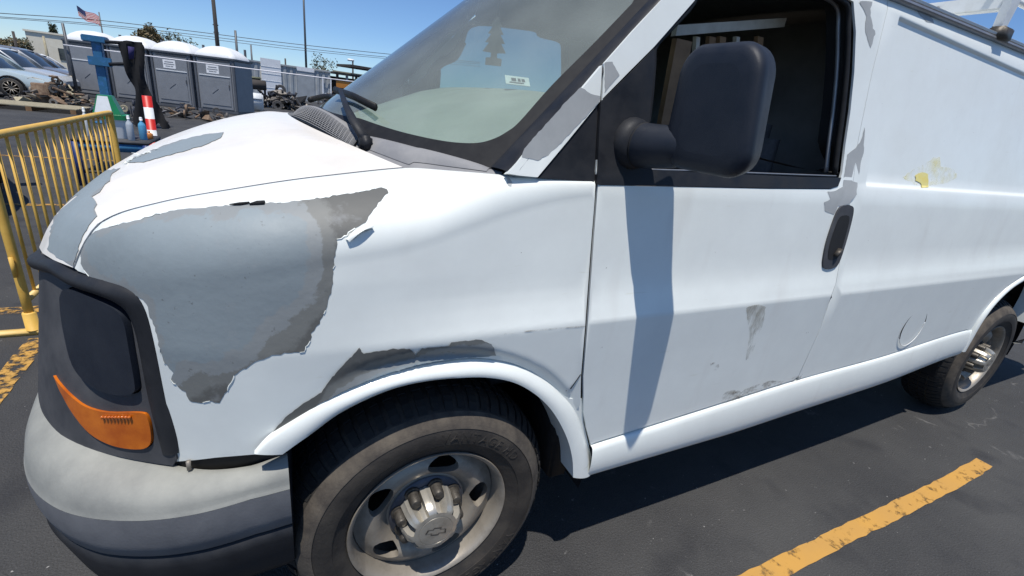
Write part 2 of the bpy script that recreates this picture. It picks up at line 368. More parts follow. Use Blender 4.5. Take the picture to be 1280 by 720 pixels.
def cdt(outline, holes, pts, mind):
    loops = [np.array(outline)]+[np.array(h) for h in holes]; V = []; E = []
    for L in loops:
        k = len(V); V += [tuple(p) for p in L]; E += [(k+i, k+(i+1) % len(L)) for i in range(len(L))]
    nb = len(V)
    if len(pts):
        ok = inside(pts, loops[0])
        for h in loops[1:]: ok &= ~inside(pts, h)
        pts = pts[ok]; B = np.array(V)
        if len(pts):
            A, Bb = [], []
            for L in loops: A.append(L); Bb.append(np.roll(L, -1, 0))
            A = np.vstack(A); Bb = np.vstack(Bb); keep = np.ones(len(pts), bool)
            for a, b in zip(A, Bb):
                ab = b-a; t = np.clip(((pts-a)@ab)/(ab@ab+1e-15), 0, 1); d = np.linalg.norm(pts-(a+t[:, None]*ab), axis=1); keep &= d > mind
            V += [tuple(p) for p in pts[keep]]
    r = delaunay_2d_cdt([Vector(v) for v in V], E, [], 0, 1e-7)
    P = np.array([v[:] for v in r[0]]); T = np.array([f[:] for f in r[2]])
    c = P[T].mean(1); ok = inside(c, loops[0])
    for h in loops[1:]: ok &= ~inside(c, h)
    return P, T[ok]
def boundary(T):
    cnt = {}
    for t in T:
        for i in range(3):
            a, b = int(t[i]), int(t[(i+1) % 3]); k = (min(a, b), max(a, b)); cnt.setdefault(k, []).append((a, b))
    return [v[0] for v in cnt.values() if len(v) == 1]
def panel_mesh(S, outline, holes=(), us=(), vs=(), off=0., fold=.02, mind=.006, extra=None):
    """sheet on S within an outline given in S's own coordinates; its rim is folded inward"""
    g = np.array([(a, b) for a in us for b in vs]) if len(us) else np.zeros((0, 2))
    if extra is not None: g = np.vstack([g, extra])
    P, T = cdt(outline, holes, g, mind)
    N = S.normal(P[:, 0], P[:, 1]); X = S.f(P[:, 0], P[:, 1])+N*off
    A, B, Cc = X[T[:, 0]], X[T[:, 1]], X[T[:, 2]]
    if (np.einsum('ij,ij->i', np.cross(B-A, Cc-A), N[T[:, 0]])).sum() < 0: T = T[:, ::-1]
    V = list(X); F = [tuple(t) for t in T]
    if fold:
        ed = boundary(T); idx = {}
        for a, b in ed:
            for q in (a, b):
                if q not in idx: idx[q] = len(V); V.append(X[q]-N[q]*fold)
        F += [(b, a, idx[a], idx[b]) for a, b in ed]
    return np.array(V), F
def panel(name, S, outline, m, parent, sharp=32, **k):
    V, F = panel_mesh(S, outline, **k); return obj(name, V, F, m, parent, sharp=sharp)
YC = 1.005
def mirror(name, o, parent, m=None):
    """the same piece on the other side of the van"""
    me = o.data.copy(); cy = YC-root_of(parent)[1]
    for v in me.vertices: v.co.y = 2*cy-v.co.y
    me.flip_normals(); r = bpy.data.objects.new(name, me); COL.objects.link(r); r.parent = parent; return r
def jag(pix, amp=1.0, step=5., seed=1, close=True):
    r = np.random.default_rng(seed); p = densify(pix, step, close)
    q = p+r.normal(0, amp, p.shape)*.6; q[::3] += r.normal(0, amp*.7, q[::3].shape); return q

# ================================================================== ground
def sheet(name, x0, x1, y0, y1, z, m, n=1):
    o = obj(name, [(x0, y0, z), (x1, y0, z), (x1, y1, z), (x0, y1, z)], [(0, 1, 2, 3)], m, smooth=False); o['kind'] = 'structure'; return o
sheet('ground', -900, 900, -900, 900, 0, 'asphalt')
def stripe(name, pts, wd, m='stripe_paint', z=.004):
    P = np.array(pts, float); t = P[-1]-P[0]; t /= np.linalg.norm(t); nrm = np.array([-t[1], t[0]])
    L = densify(P, .05, False); r = np.random.default_rng(3); V = []
    for p in L:
        a, b = wd/2+r.normal(0, .002), wd/2+r.normal(0, .002); V += [(*(p-nrm*a), z), (*(p+nrm*b), z)]
    F = [(2*i, 2*i+2, 2*i+3, 2*i+1) for i in range(len(L)-1)]
    o = obj(name, V, F, m, smooth=False); o['kind'] = 'structure'; return o
stripe('parking_line', [U(640, 870, z=0)[:2], U(958, 718, z=0)[:2], U(1062, 666, z=0)[:2], U(1190, 603, z=0)[:2], U(1231, 579, z=0)[:2]], .07)
stripe('parking_line', [(-1.50, .9), (-1.535, 2.26)], .10, 'stripe_worn')
stripe('parking_line', [(-5.5, 2.72), (-1.3, 2.68)], .10, 'stripe_worn')
stripe('parking_line', [(-7.5, 5.65), (-1.9, 5.55)], .09, 'stripe_worn')
stripe('parking_line', [(-9, 8.9), (-2.2, 8.8)], .09, 'stripe_worn')

# ================================================================== the van
van = thing('cargo_van', 'white cargo van with big flakes of peeling paint showing grey primer', 'van', (1.9, YC, 0))

# --- surfaces of the body
_pz = [.30, .42, .55, .80, .957, .985, 1.02, 1.05, 1.08, 1.30, 1.335, 1.36, 1.90, 1.93, 1.96, 1.99]
_py = [.05, .03, .02, .008, .0, .009, .0185, .0245, .028, .048, .056, .064, .150, .160, .178, .21]
def side_y(x, z):
    z = np.asarray(z, float); x = np.asarray(x, float)
    zz = np.where(z > .957, np.where(z < 1.08, z-.02*np.clip(x/3.2, 0, 1)*sstep(.957, 1.0, z)*(1-sstep(1.05, 1.08, z)), z), z)
    y = np.interp(zz, _pz, _py)
    # the pressed-in field of the cargo wall
    zt = 1.893-.032*(x-1.5)
    d = np.minimum(np.minimum(x-1.56, 4.55-x), np.minimum(z-1.352, zt-z))
    return y+.010*sstep(-.004, .010, d)
SIDE = Surf(lambda u, v: np.stack([u, side_y(u, v), v+0*u], 1), (.1, 4.7), (.33, 1.97), flip=1, n=160)

zs_seam = interp([-.694, -.67, -.64, -.54, -.40, -.245, -.05, .03, .13, .25, .40], [1.075, 1.125, 1.165, 1.21, 1.245, 1.275, 1.30, 1.31, 1.317, 1.319, 1.319])
ys_seam = interp([-.694, -.64, -.54, -.40, -.245, -.05, .03, .13, .25, .40], [.24, .243, .222, .213, .215, .245, .17, .098, .070, .057])
Y0 = interp([-.72, -.694, -.665, -.62, -.556, -.45, -.35, -.2, .45], [.27, .236, .203, .155, .098, .042, .012, 0, 0])
ARCH_XZ = np.array([(-.385, .755), (-.371, .778), (-.245, .881), (-.111, .909), (.0, .908), (.082, .895), (.18, .858), (.276, .801), (.345, .735), (.405, .658), (.44, .56)])
_arch_d = smooth_line(ARCH_XZ, 6)
def fender_f(x, t):
    x = np.asarray(x, float); t = np.asarray(t, float)
    zs, ys, y0 = zs_seam(x), ys_seam(x), Y0(x)
    h = .035+.10*sstep(.40, -.15, x); za = zs-h; k = sstep(-.35, .2, x)
    prof = lambda z: k*np.interp(z, _pz, _py)+(1-k)*np.interp(z, [.38, .957, 1.1, 1.3], [.025, 0, .008, .03])
    zl = .38+(za-.38)*np.clip(t, -.1, .6)/.6; yl = y0+prof(zl)
    d = np.min(np.hypot(x[:, None]-_arch_d[None, :, 0], zl[:, None]-_arch_d[None, :, 1]), 1)
    yl = yl+.013*(1-sstep(.0, .032, d))*sstep(-.30, -.08, x)
    ya = np.minimum(y0+prof(za), ys-.004); a = np.clip((t-.6)/.4, 0, 1.1)*math.pi/2
    p = 2/2.3
    yu = ya+(ys-ya)*(1-np.abs(np.cos(a))**p); zu = za+h*np.abs(np.sin(np.minimum(a, math.pi/2)))**p
    up = t > .6
    return np.stack([x, np.where(up, yu, np.minimum(yl, np.maximum(ys, yl*0-1)+9)), np.where(up, zu, zl)], 1)
FEND = Surf(fender_f, (-.70, .42), (.02, 1.0), flip=1, n=170)

gc_hood = interp([-.05, 0, .03, .064, .175, .443, .755, 1.0, 1.05], [-.15, 0, .10, .19, .40, .69, .905, 1.0, 1.01])
def hood_f(u, v):
    u = np.asarray(u, float); v = np.asarray(v, float); w_ = np.clip(np.abs(u), 0, 1.05)
    xs = -.694+.644*v
    xf = np.interp(w_, [0, .2, .4, .53, .66, .79, .9, 1.0, 1.1], [-.882, -.878, -.866, -.851, -.829, -.791, -.747, -.694, -.64])
    zf = np.interp(w_, [0, .4, .53, .66, .79, .9, 1.0, 1.1], [1.005, 1.015, 1.027, 1.042, 1.058, 1.068, 1.075, 1.08])
    xr = -.275+.225*w_**2; zr = 1.360-.06*w_**2
    g = (zs_seam(xs)-1.075)/.225; g = g*w_**2+gc_hood(v)*(1-w_**2)
    x = xf+(xr-xf)*v; y = YC+u*(YC-ys_seam(xs)); z = zf+(zr-zf)*g
    z = z+.011*sstep(.80, .70, w_)*sstep(.03, .22, v)*sstep(1.0, .86, v)
    return np.stack([x, y, z], 1)
HOOD = Surf(hood_f, (-1, 1), (0, 1), flip=1, n=120)

def ws_f(u, v):
    u = np.asarray(u, float); v = np.asarray(v, float); q = u*u
    zb = 1.345-.040*q; zt = 1.97-.05*q; z = zb+(zt-zb)*v
    hw = .888-.055*(z-1.32)/.6
    xc = -.17+(z-1.39)*1.21; xl = .150+(z-1.318)*.93
    return np.stack([xc+(xl-xc)*q, YC+u*hw, z], 1)
GLASS = Surf(ws_f, (-1, 1), (0, 1), flip=1, n=120)

_bp = np.array([(-.40, .025), (-.47, .05), (-.556, .100), (-.62, .157), (-.665, .207), (-.70, .252), (-.757, .335), (-.806, .43), (-.846, .56), (-.868, .75), (-.876, YC)])
_bs = np.concatenate([[0], np.cumsum(np.linalg.norm(np.diff(_bp, axis=0), axis=1))]); BX, BY = interp(_bs, _bp[:, 0]), interp(_bs, _bp[:, 1]); BL = _bs[-1]
def bez_f(s, z):
    s = np.asarray(s, float); z = np.asarray(z, float)
    return np.stack([BX(s)-(1.075-z)*.18*sstep(.12, .45, s), BY(s)-(1.075-z)*.02*sstep(.1, .3, s), z+0*s], 1)
BEZ = Surf(bez_f, (.1, BL), (.62, 1.12), flip=-1, n=140)

# sign of each surface's outward side
for S_, q_, o_ in ((SIDE, (1.0, .8), (0, -1, 0)), (FEND, (-.1, .4), (0, -1, 0)), (HOOD, (-.5, .5), (0, 0, 1)), (GLASS, (-.3, .5), (-.5, 0, 1)), (BEZ, (.5, .9), (-1, -.4, 0))):
    n_ = S_.normal(np.array([q_[0]]), np.array([q_[1]]))[0]
    if n_@np.array(o_) < 0: S_.flip *= -1

# --- fender
arch_px = smooth_line([(334, 549), (362, 529), (400, 504), (440, 484), (480, 469), (520, 457), (560, 450), (600, 447.5), (640, 454), (672, 469), (700, 491), (719, 515)], 4)
bez_px = smooth_line([(93, 337), (112, 344), (132, 349), (155, 357), (170, 368), (183, 391), (193, 430), (203, 480), (213, 530), (221, 576)], 4)
seam_px = [(725.6, 505), (726.2, 470), (731.6, 405), (739.2, 300), (744.2, 231)]
low_px = [(221, 577), (245, 575), (270, 572), (300, 569.5), (318, 568), (326, 558)]
xs_top = list(np.linspace(.372, -.694, 60))
o_f = np.vstack([FEND.inv(bez_px)[1:], FEND.inv(low_px), FEND.inv(arch_px), FEND.inv(seam_px), [(x, 1.0) for x in xs_top]])
def clean(P, d=.002):
    out = [P[0]]
    for p in P[1:]:
        if np.linalg.norm(p-out[-1]) > d: out.append(p)
    return np.array(out)
o_f = clean(o_f)
fen = panel('fender', FEND, o_f, 'white_paint', van, sharp=40, us=np.arange(-.69, .38, .0125), vs=np.concatenate([np.linspace(.05, .6, 70), np.linspace(.612, .99, 30)]), mind=.003, fold=.006)
mirror('fender', fen, van)
# --- hood
o_h = [(u, 0) for u in np.linspace(-.99, .99, 60)]+[(.99, v) for v in np.linspace(.02, .98, 50)]+[(u, 1) for u in np.linspace(.99, -.99, 60)]+[(-.99, v) for v in np.linspace(.98, .02, 50)]
hood = panel('hood', HOOD, clean(np.array(o_h)), 'hood_paint', van, sharp=50, us=np.linspace(-.985, .985, 200), vs=np.concatenate([np.linspace(.006, .1, 26), np.linspace(.11, .985, 100)]), mind=.004, fold=.03)
# dark gutter under the hood gap
for sg in (-1, 1):
    vv = np.linspace(0, 1, 50); a = hood_f(np.full(50, sg*.97), vv)-[0, 0, .03]; b = hood_f(np.full(50, sg*1.02), vv)-[0, 0, .03]
    mb = MB(); mb.loft([a, b]); mb.obj('hood_gutter', 'dark_void', van)

# --- cargo wall, door
zr_top = interp([.40, .507, 1.068, 1.52, 2.1, 2.9, 4.9], [.505, .512, .551, .580, .598, .648, .66])
zr_bot = interp([.40, .53, 1.13, 1.62, 2.23, 3.0, 4.9], [.375, .381, .382, .399, .421, .479, .49])
door_front_px = [(729.5, 505), (729.3, 470), (734.8, 405), (742.3, 300), (747.5, 231)]
df = SIDE.inv(door_front_px)
rear_seam = [(1.480, 1.90), (1.462, 1.7), (1.458, 1.5), (1.475, 1.35), (1.488, 1.2), (1.50, 1.0), (1.505, .8), (1.50, .60)]
trim_px = [(755.5, 79), (790, 40), (827, 0)]
tp = SIDE.inv(trim_px)
door_out = np.vstack([df, [(.372, 1.345), (.376, 1.45)], tp, [(.60, 1.80), (.66, 1.87), (.72, 1.925), (.80, 1.945), (1.1, 1.945), (1.477, 1.935)], np.array(rear_seam)-[.0012, 0],
                      [(x, zr_top(x)+.004) for x in np.linspace(1.48, .52, 30)], SIDE.inv([(738.5, 556), (733, 535), (729.5, 515)])])
hole_px = [(749, 231.5), (752, 160), (753.5, 123), (785, 91), (818, 58), (840, 33), (868, 1)]
hp = SIDE.inv(hole_px)
hb = SIDE.inv([(1067, 2), (1070, 40), (1068, 90), (1063, 140), (1057, 180), (1053, 215), (1048, 232), (1038, 236.5), (960, 236), (870, 234)])
door_hole = np.vstack([hp, [(.66, 1.84), (.72, 1.885), (.82, 1.902), (1.0, 1.915), (1.10, 1.918), (1.14, 1.895)], hb])
dz = np.array([.60, .66, .72, .80, .88, .93, .948, .957, .966, .985, 1.0, 1.02, 1.035, 1.05, 1.08, 1.12, 1.18, 1.24, 1.28, 1.30, 1.32, 1.335, 1.35, 1.40, 1.5, 1.6, 1.7, 1.8, 1.88, 1.91])
door = panel('door', SIDE, clean(door_out), 'white_paint', van, holes=[door_hole], us=np.arange(.40, 1.5, .03), vs=dz, mind=.006, fold=.007)
mirror('door', door, van)
wall_out = [(x, 1.945) for x in np.linspace(1.485, 4.80, 60)]+[(4.82, z) for z in np.linspace(1.9, .55, 12)]
rear_arch = SIDE.inv([(1203.5, 439), (1211, 424), (1225, 398), (1240, 377), (1260, 357), (1279, 344)])
ra = [(3.80, .60), (3.80, .78), (3.74, .90), (3.62, .965), (3.45, .985)]
wall_out += [(3.86, .55), *ra]+[tuple(p) for p in rear_arch[::-1]]+[(x, zr_top(x)+.002) for x in np.linspace(2.92, 1.51, 30)]+[(a+.0012, b) for a, b in rear_seam[::-1]]
zr = np.concatenate([dz[dz < 1.78], [1.345, 1.352, 1.358, 1.365]])
ex_ = np.array([(x, 1.893-.032*(x-1.5)+d) for x in np.concatenate([[1.545, 1.552, 1.556, 1.562, 1.568, 1.58], np.arange(1.62, 4.8, .05)]) for d in (-.05, -.02, -.012, -.007, -.003, .0, .004, .009, .03)])
wall = panel('cargo_wall', SIDE, clean(np.array(wall_out)), 'white_paint', van, us=np.concatenate([[1.545, 1.552, 1.556, 1.562, 1.568, 1.58], np.arange(1.62, 4.8, .05)]), vs=np.unique(zr), mind=.004, extra=ex_)
mirror('cargo_wall', wall, van)
# jambs behind the shut lines
for L in (np.vstack([df, [(.374, 1.35), (.376, 1.53)]]), np.array(rear_seam)):
    mb = MB(); L = densify(L, .03, False); secs = []
    for dx in (-.03, .03):
        q = SIDE.f(L[:, 0]+dx, L[:, 1]); q[:, 1] += .0085; secs.append(q)
    mb.loft(secs); jm = mb.obj('door_jamb', 'dark_void', van); mirror('door_jamb', jm, van)
# --- rocker moulding
xs_ = np.linspace(.505, 2.975, 70); secs = []
for k, (f_, y_) in enumerate([(1.0, .036), (1.0, .018), (.96, .0125), (.86, .009), (.7, .006), (.5, .005), (.3, .007), (.14, .012), (.04, .021), (0, .034), (-.02, .09)]):
    secs.append([(x, y_+.0*k, zr_bot(x)+(zr_top(x)-.004-zr_bot(x))*f_) for x in xs_])
mb = MB(); mb.loft(secs); rk = mb.obj('rocker_panel', 'white_paint', van, sharp=60); mirror('rocker_panel', rk, van)
xs_ = np.linspace(3.8, 4.82, 12); mb = MB(); mb.loft([[(x, y_, z_) for x in xs_] for y_, z_ in [(.03, .56), (.0, .53), (-.006, .5), (.0, .46), (.05, .44)]]); rk = mb.obj('rear_sill', 'white_paint', van); mirror('rear_sill', rk, van)

# --- wheel-arch lips
def lip(outer, inner, S, name, m, bulge=.014, flange=.10):
    """rolled lip between the panel's cut edge and the wheel opening"""
    n = len(outer); N = np.array([0, -1., 0]); secs = []
    for k in np.linspace(0, 1, 9):
        row = []
        for a, b in zip(outer, inner):
            p = a*(1-k)+b*k; q = math.sin(math.pi*min(1, k*.86+.02))**.7*bulge*min(1, .25+3.2*len(row)/n); row.append(p+N*q+[0, .0, 0])
        secs.append(row)
    secs.insert(0, [a+[0, .012, 0] for a in outer])
    secs.append([b+[0, .012, 0] for b in inner]); secs.append([b+[0, flange, 0] for b in inner])
    mb = MB(); mb.loft(secs); return mb.obj(name, m, van, sharp=75)
ao_px = smooth_line([(318, 567.5), (335, 549), (362, 529), (400, 504), (440, 484), (480, 469), (520, 457), (560, 450), (600, 447.5), (640, 454), (672, 469), (700, 491), (719, 515), (730, 545), (735.5, 570), (738, 593)], 5)
ai_px = smooth_line([(353, 567.5), (368, 556), (390, 540), (422, 516), (458, 497), (494, 483), (530, 475), (566, 471), (604, 470), (636, 475), (660, 486), (681, 503), (696, 523), (708, 548), (714, 572), (715, 595)], 5)
ao = np.array([U(px, py, y=.010+.012*float(sstep(.25, .45, i/80))) for i, (px, py) in enumerate(ao_px)]); ai = np.array([U(px, py, y=.004) for px, py in ai_px])
lp = lip(ao, ai, FEND, 'wheel_arch', 'white_paint'); mirror('wheel_arch', lp, van)
ro_px = [(1203.5, 440), (1211, 425), (1225, 399), (1240, 378), (1260, 358), (1279, 345)]
ro = [U(a, b, y=.006) for a, b in ro_px]+[np.array((x, .006, z)) for x, z in [(3.45, .985), (3.62, .965), (3.74, .90), (3.80, .78), (3.80, .60)]]
cen = np.array([3.42, .006, .52]); ro = smooth_line(np.array(ro), 4); ri = np.array([p+(cen-p)/np.linalg.norm(cen-p)*.032 for p in ro])
lp = lip(ro, ri, SIDE, 'wheel_arch', 'white_paint', bulge=.012); mirror('wheel_arch', lp, van)
# wheel housings: black bowls behind the openings
def housing(x0, r, z0):
    secs = []
    for y in (.06, .45):
        secs.append([(x0+r*math.cos(a)*1.02, y, z0+r*math.sin(a)) for a in np.linspace(-.25, math.pi+.25, 28)])
    mb = MB(); mb.loft(secs); n = len(mb.V); c = [(x0, .45, z0)]; mb.V += c; mb.F += [(28+i, 28+i+1, n) for i in range(27)]
    o = mb.obj('wheel_housing', 'dark_void', van); mirror('wheel_housing', o, van)
housing(.03, .50, .42); housing(3.43, .50, .45)
# splash bits behind the front wheel
mb = MB(); mb.box((.40, .07, .36), (.47, .40, .80), .01); o = mb.obj('mud_shield', 'rubber_seal', van); mirror('mud_shield', o, van)

q = SIDE.inv([(700, 492), (712, 500), (729, 500), (731, 530), (736, 552), (741, 575), (742, 594), (728, 594), (724, 560), (714, 525)])
o = panel('fender_tail', SIDE, q, 'white_paint', van, off=-.007, fold=.01); mirror('fender_tail', o, van)
# --- A-pillar and black sail panels
pil = SIDE.inv(smooth_line([(634.5, 217), (700, 143), (752.5, 81.5)], 5))
pil2 = SIDE.inv([(751.5, 105), (749.7, 127), (710, 176), (672, 221.5), (650, 219.5)])
p_ = panel('pillar', SIDE, clean(np.vstack([pil, pil2])), 'white_paint', van, us=np.arange(.1, .5, .03), vs=np.arange(1.3, 1.8, .03)); mirror('pillar', p_, van)
sl = SIDE.inv([(674.5, 222), (712, 176), (748, 131.5), (746, 180), (743.8, 227.3), (710, 225)])
p_ = panel('sail_panel', SIDE, sl, 'black_plastic', van, off=-.004, us=np.arange(.1, .5, .03), vs=np.arange(1.3, 1.8, .03)); mirror('sail_panel', p_, van)
ds = SIDE.inv([(745.8, 231), (748.6, 160), (750.6, 127), (785, 94), (817, 60.5), (818, 80), (814, 120), (810, 165), (806, 205), (815, 212), (860, 215), (1000, 221), (1051, 222), (1047, 233), (1038, 235.7), (960, 235), (870, 233)])
p_ = panel('mirror_base', SIDE, ds, 'black_plastic', van, off=.002, us=np.arange(.1, 1.5, .03), vs=np.arange(1.3, 1.8, .02)); mirror('mirror_base', p_, van)
# window rubber: a dark channel round the opening
wl = np.vstack([SIDE.inv([(812, 160), (817, 118), (820, 80), (822, 58), (842, 35), (870, 3)]), [(.66, 1.833), (.72, 1.878), (.82, 1.895), (1.0, 1.908), (1.095, 1.910), (1.132, 1.889)], SIDE.inv([(1062, 4), (1064.5, 40), (1062.5, 90), (1057.5, 140), (1052, 180), (1047.5, 218)])])
L = SIDE.f(wl[:, 0], wl[:, 1]); L[:, 1] += .012
mb = MB(); mb.tube(smooth_line(L, 4), .009, 8); o = mb.obj('window_seal', 'rubber_seal', van); mirror('window_seal', o, van)
L2 = L.copy(); L2[:, 1] += .03
mb = MB(); mb.tube(smooth_line(L2[-7:], 5), .007, 8); mb.obj('window_channel', 'aluminium', van)
# inner door frame lining (dark) so the opening has depth
mb = MB(); A_ = smooth_line(np.vstack([L, L[:1]]), 4); mb.loft([A_, A_+[0, .07, 0]]); o = mb.obj('window_frame', 'dark_void', van); mirror('window_frame', o, van)
gl_ = np.vstack([SIDE.inv([(806, 205), (818, 60), (868, 3)]), [(.66, 1.84), (.72, 1.885), (.82, 1.902), (1.0, 1.915), (1.10, 1.918), (1.14, 1.895)], hb[:7]])
g1 = panel('side_window', SIDE, gl_, 'tinted_glass', van, off=-.02, fold=0, us=np.arange(.5, 1.5, .1), vs=np.arange(1.35, 1.9, .1)); g2 = mirror('side_window', g1, van); bpy.data.objects.remove(g1); g2.name = 'side_window'
# belt wiper: pale edge of the lowered glass
q = SIDE.inv(smooth_line([(806, 213), (880, 215), (960, 218), (1046, 221)], 5)); L = SIDE.f(q[:, 0], q[:, 1])
mb = MB(); mb.tube(L+[0, .004, .002], .0028, 6); mb.obj('belt_strip', 'aluminium', van)

# --- roof, rear, floor
secs = []
for x, dz_, yy in [(.48, 0, .0), (.60, 0, 0), (.80, 0, 0), (1.4, 0, 0), (2.5, 0, 0), (3.6, 0, 0), (4.5, 0, 0), (4.78, -.02, .0), (4.83, -.08, .02)]:
    row = []
    for y, z in [(.165, 1.935), (.175, 1.955), (.205, 1.972), (.30, 1.99), (.5, 2.01), (.75, 2.02), (YC, 2.025)]:
        row.append((x, y+yy, z+dz_))
    row += [(a, 2*YC-b, c) for a, b, c in row[-2::-1]]; secs.append(row)
# the roof's front edge follows the top of the windshield
u_ = np.array([(r[1]-YC)/.84 for r in secs[0]]); gt = ws_f(np.clip(u_, -1, 1), np.ones(13)); secs[0] = [(a[0], s_[1], a[2]+.004) for a, s_ in zip(gt, secs[0])]
secs[1] = [(a[0]+.12, s_[1], min(s_[2], a[2]+.03)) for a, s_ in zip(gt, secs[1])]
secs[2] = [(max(s_[0], a[0]+.2), s_[1], s_[2]) for a, s_ in zip(gt, secs[2])]
mb = MB(); mb.loft(secs); mb.obj('roof', 'white_paint', van, sharp=60)
mb = MB(); mb.loft([[(p[0], p[1]+(.02 if p[1] < YC else -.02), p[2]-.035) for p in s_] for s_ in secs[:8]]); mb.obj('headliner', 'headliner', van)
def drip_z(x): return 1.945-.035*sstep(1.4, 3.2, x)*0
xs_ = np.linspace(.85, 4.7, 40)
mb = MB(); mb.loft([[(x, y, z) for x in xs_] for y, z in [(.162, 1.930), (.150, 1.932), (.146, 1.938), (.150, 1.946), (.170, 1.948)]]); o = mb.obj('drip_rail', 'aluminium', van, sharp=50); mirror('drip_rail', o, van)
mb = MB(); mb.loft([[(x, y, z) for x in xs_] for y, z in [(.160, 1.9495), (.152, 1.951), (.150, 1.958), (.158, 1.962), (.18, 1.962)]]); o = mb.obj('gutter_lip', 'rack_white', van, sharp=50); mirror('gutter_lip', o, van)
rows = []
for z in (.50, .8, .957, 1.05, 1.3, 1.6, 1.9, 1.95):
    sy = float(side_y(np.array([4.7]), np.array([z]))[0]) if z < 1.93 else .18
    rows.append([(4.82, sy, z), (4.85, sy+.06, z), (4.86, YC, z), (4.85, 2*YC-sy-.06, z), (4.82, 2*YC-sy, z)])
mb = MB(); mb.loft(rows); mb.obj('rear_door', 'white_paint', van, sharp=40)
mb = MB(); mb.box((4.80, .05, .42), (4.98, 1.96, .60), .03); mb.obj('rear_bumper', 'bumper_grey', van)
mb = MB(); mb.box((.50, .30, .44), (2.9, 1.71, .60), .03); mb.box((-.6, .45, .30), (.5, 1.56, .55), .03); mb.box((2.9, .45, .36), (4.7, 1.56, .6), .03); mb.obj('underbody', 'dark_void', van)
mb = MB(); mb.box((-.70, .32, .62), (-.30, 1.69, 1.0), .02); mb.obj('engine_block', 'dark_void', van)
mb = MB(); mb.tube([(3.43, .2, .38), (3.43, 1.81, .38)], .07, 10); mb.obj('rear_axle', 'rubber_seal', van)

# --- front: bezel, lamps, grille, bumper
edge_s = BEZ.inv(bez_px[4:]+np.array([-3.5, 1.5]))
btop = interp([.2, .45, .58, .67, .75, .9, BL], [1.066, 1.064, 1.050, 1.034, 1.016, 1.0, .995])
top = [(s, float(btop(s))-.006) for s in np.linspace(BL, edge_s[0][0]+.03, 24)]
bot = [(s, .664) for s in np.linspace(edge_s[-1][0]+.01, BL, 40)]
bez_o = clean(np.vstack([top, edge_s, bot]))
head_px = smooth_line([(77, 372), (82, 362), (96, 363), (120, 373), (146, 386), (157, 403), (164, 440), (170, 476), (170, 488), (160, 493), (137, 491), (112, 479), (93, 456), (82, 415), (77, 380)], 4)[:-1]
head = BEZ.inv(head_px)
amb_px = smooth_line([(64, 470), (70, 479), (84, 494), (104, 509), (132, 516.5), (172, 517), (182, 523), (187, 545), (184, 559), (168, 563), (138, 558), (110, 543), (88, 517), (72, 489)], 4)
amb = BEZ.inv(amb_px)
gr = np.array([(s, z) for s, z in [(1.0, .965), (1.0, .80), (BL-.002, .80), (BL-.002, .965)]])
def shrink(P, k): c = P.mean(0); return c+(P-c)*k
bz = panel('headlight_bezel', BEZ, bez_o, 'faded_plastic', van, holes=[shrink(head, 1.03), shrink(amb, 1.02), gr], us=np.arange(.1, BL, .02), vs=np.arange(.67, 1.08, .02), off=-.008, fold=.045, sharp=40, mind=.004); mirror('headlight_bezel', bz, van)
ro_ = BEZ.inv(smooth_line([(68, 323.5), (93, 338), (132, 350), (157, 358.5), (173, 370.5), (185.5, 393), (195.5, 433), (205, 483), (214.5, 531), (219.5, 570)], 5))
ri_ = BEZ.inv(smooth_line([(66, 345), (92, 361), (124, 372), (145, 382), (156, 396), (164, 425), (172, 470), (180, 508), (190, 545), (198, 572)], 5))
sx_ = [.95, .85, .76, .70, .66, .62]; s0_ = ro_[0][0]; sx_ = [q for q in sx_ if q > s0_+.02]
ro_ = np.vstack([[(q, float(btop(q))-.004) for q in sx_], ro_]); ri_ = np.vstack([[(q, float(btop(q))-.044) for q in sx_], ri_]); secs = []; nr = len(ro_)
blg = .022*(1-.75*sstep(.35, .7, np.linspace(0, 1, nr)))
for k in np.linspace(0, 1, 9):
    q = ro_*(1-k)+ri_*k; secs.append(BEZ.f(q[:, 0], q[:, 1])+BEZ.normal(q[:, 0], q[:, 1])*(-.010+blg*math.sin(math.pi*k)**.6)[:, None])
mb = MB(); mb.loft(secs); o = mb.obj('bezel_rim', 'black_plastic', van); mirror('bezel_rim', o, van)
lampo = panel('headlight', BEZ, head, 'mirror_plastic', van, us=np.arange(.1, BL, .015), vs=np.arange(.67, 1.08, .015), off=.004, fold=.03, mind=.004)
mirror('headlight', lampo, van)
amo = panel('turn_signal', BEZ, amb, 'amber_lens', van, us=np.arange(.1, BL, .012), vs=np.arange(.67, 1.08, .012), off=-.003, fold=.03, mind=.003); amo2 = mirror('turn_signal', amo, van)
amo['label'] = 'orange turn signal lens under the blanked headlight'
# ribs moulded into the lens
rb = BEZ.inv([(128+4.2*i, 520.5) for i in range(9)]); mb = MB()
for s, z in rb:
    p = BEZ.f(np.array([s]), np.array([z]))[0]; mb.box(p-[.0025, .0035, .005], p+[.0025, .002, .001])
mb.obj('lens_rib', 'amber_lens', amo)
mb = MB()
for zz in np.linspace(.82, .95, 4):
    s = np.linspace(1.0, BL, 14); a = bez_f(s, np.full(14, zz)); mb.tube(np.vstack([a, [(p[0], 2*YC-p[1], p[2]) for p in a[::-1]]])+[.03, 0, 0], .012, 6)
mb.obj('grille', 'black_plastic', van)
s = np.linspace(.2, BL, 30); a = np.vstack([bez_f(s, np.full(30, .98)), [(p[0], 2*YC-p[1], p[2]) for p in bez_f(s, np.full(30, .98))[::-1]]])+[.06, 0, 0]; a[:, 1] = np.clip(a[:, 1], .14, 2*YC-.14)
mb = MB(); mb.loft([a, a-[0, 0, .40]]); mb.obj('front_backing', 'dark_void', van)
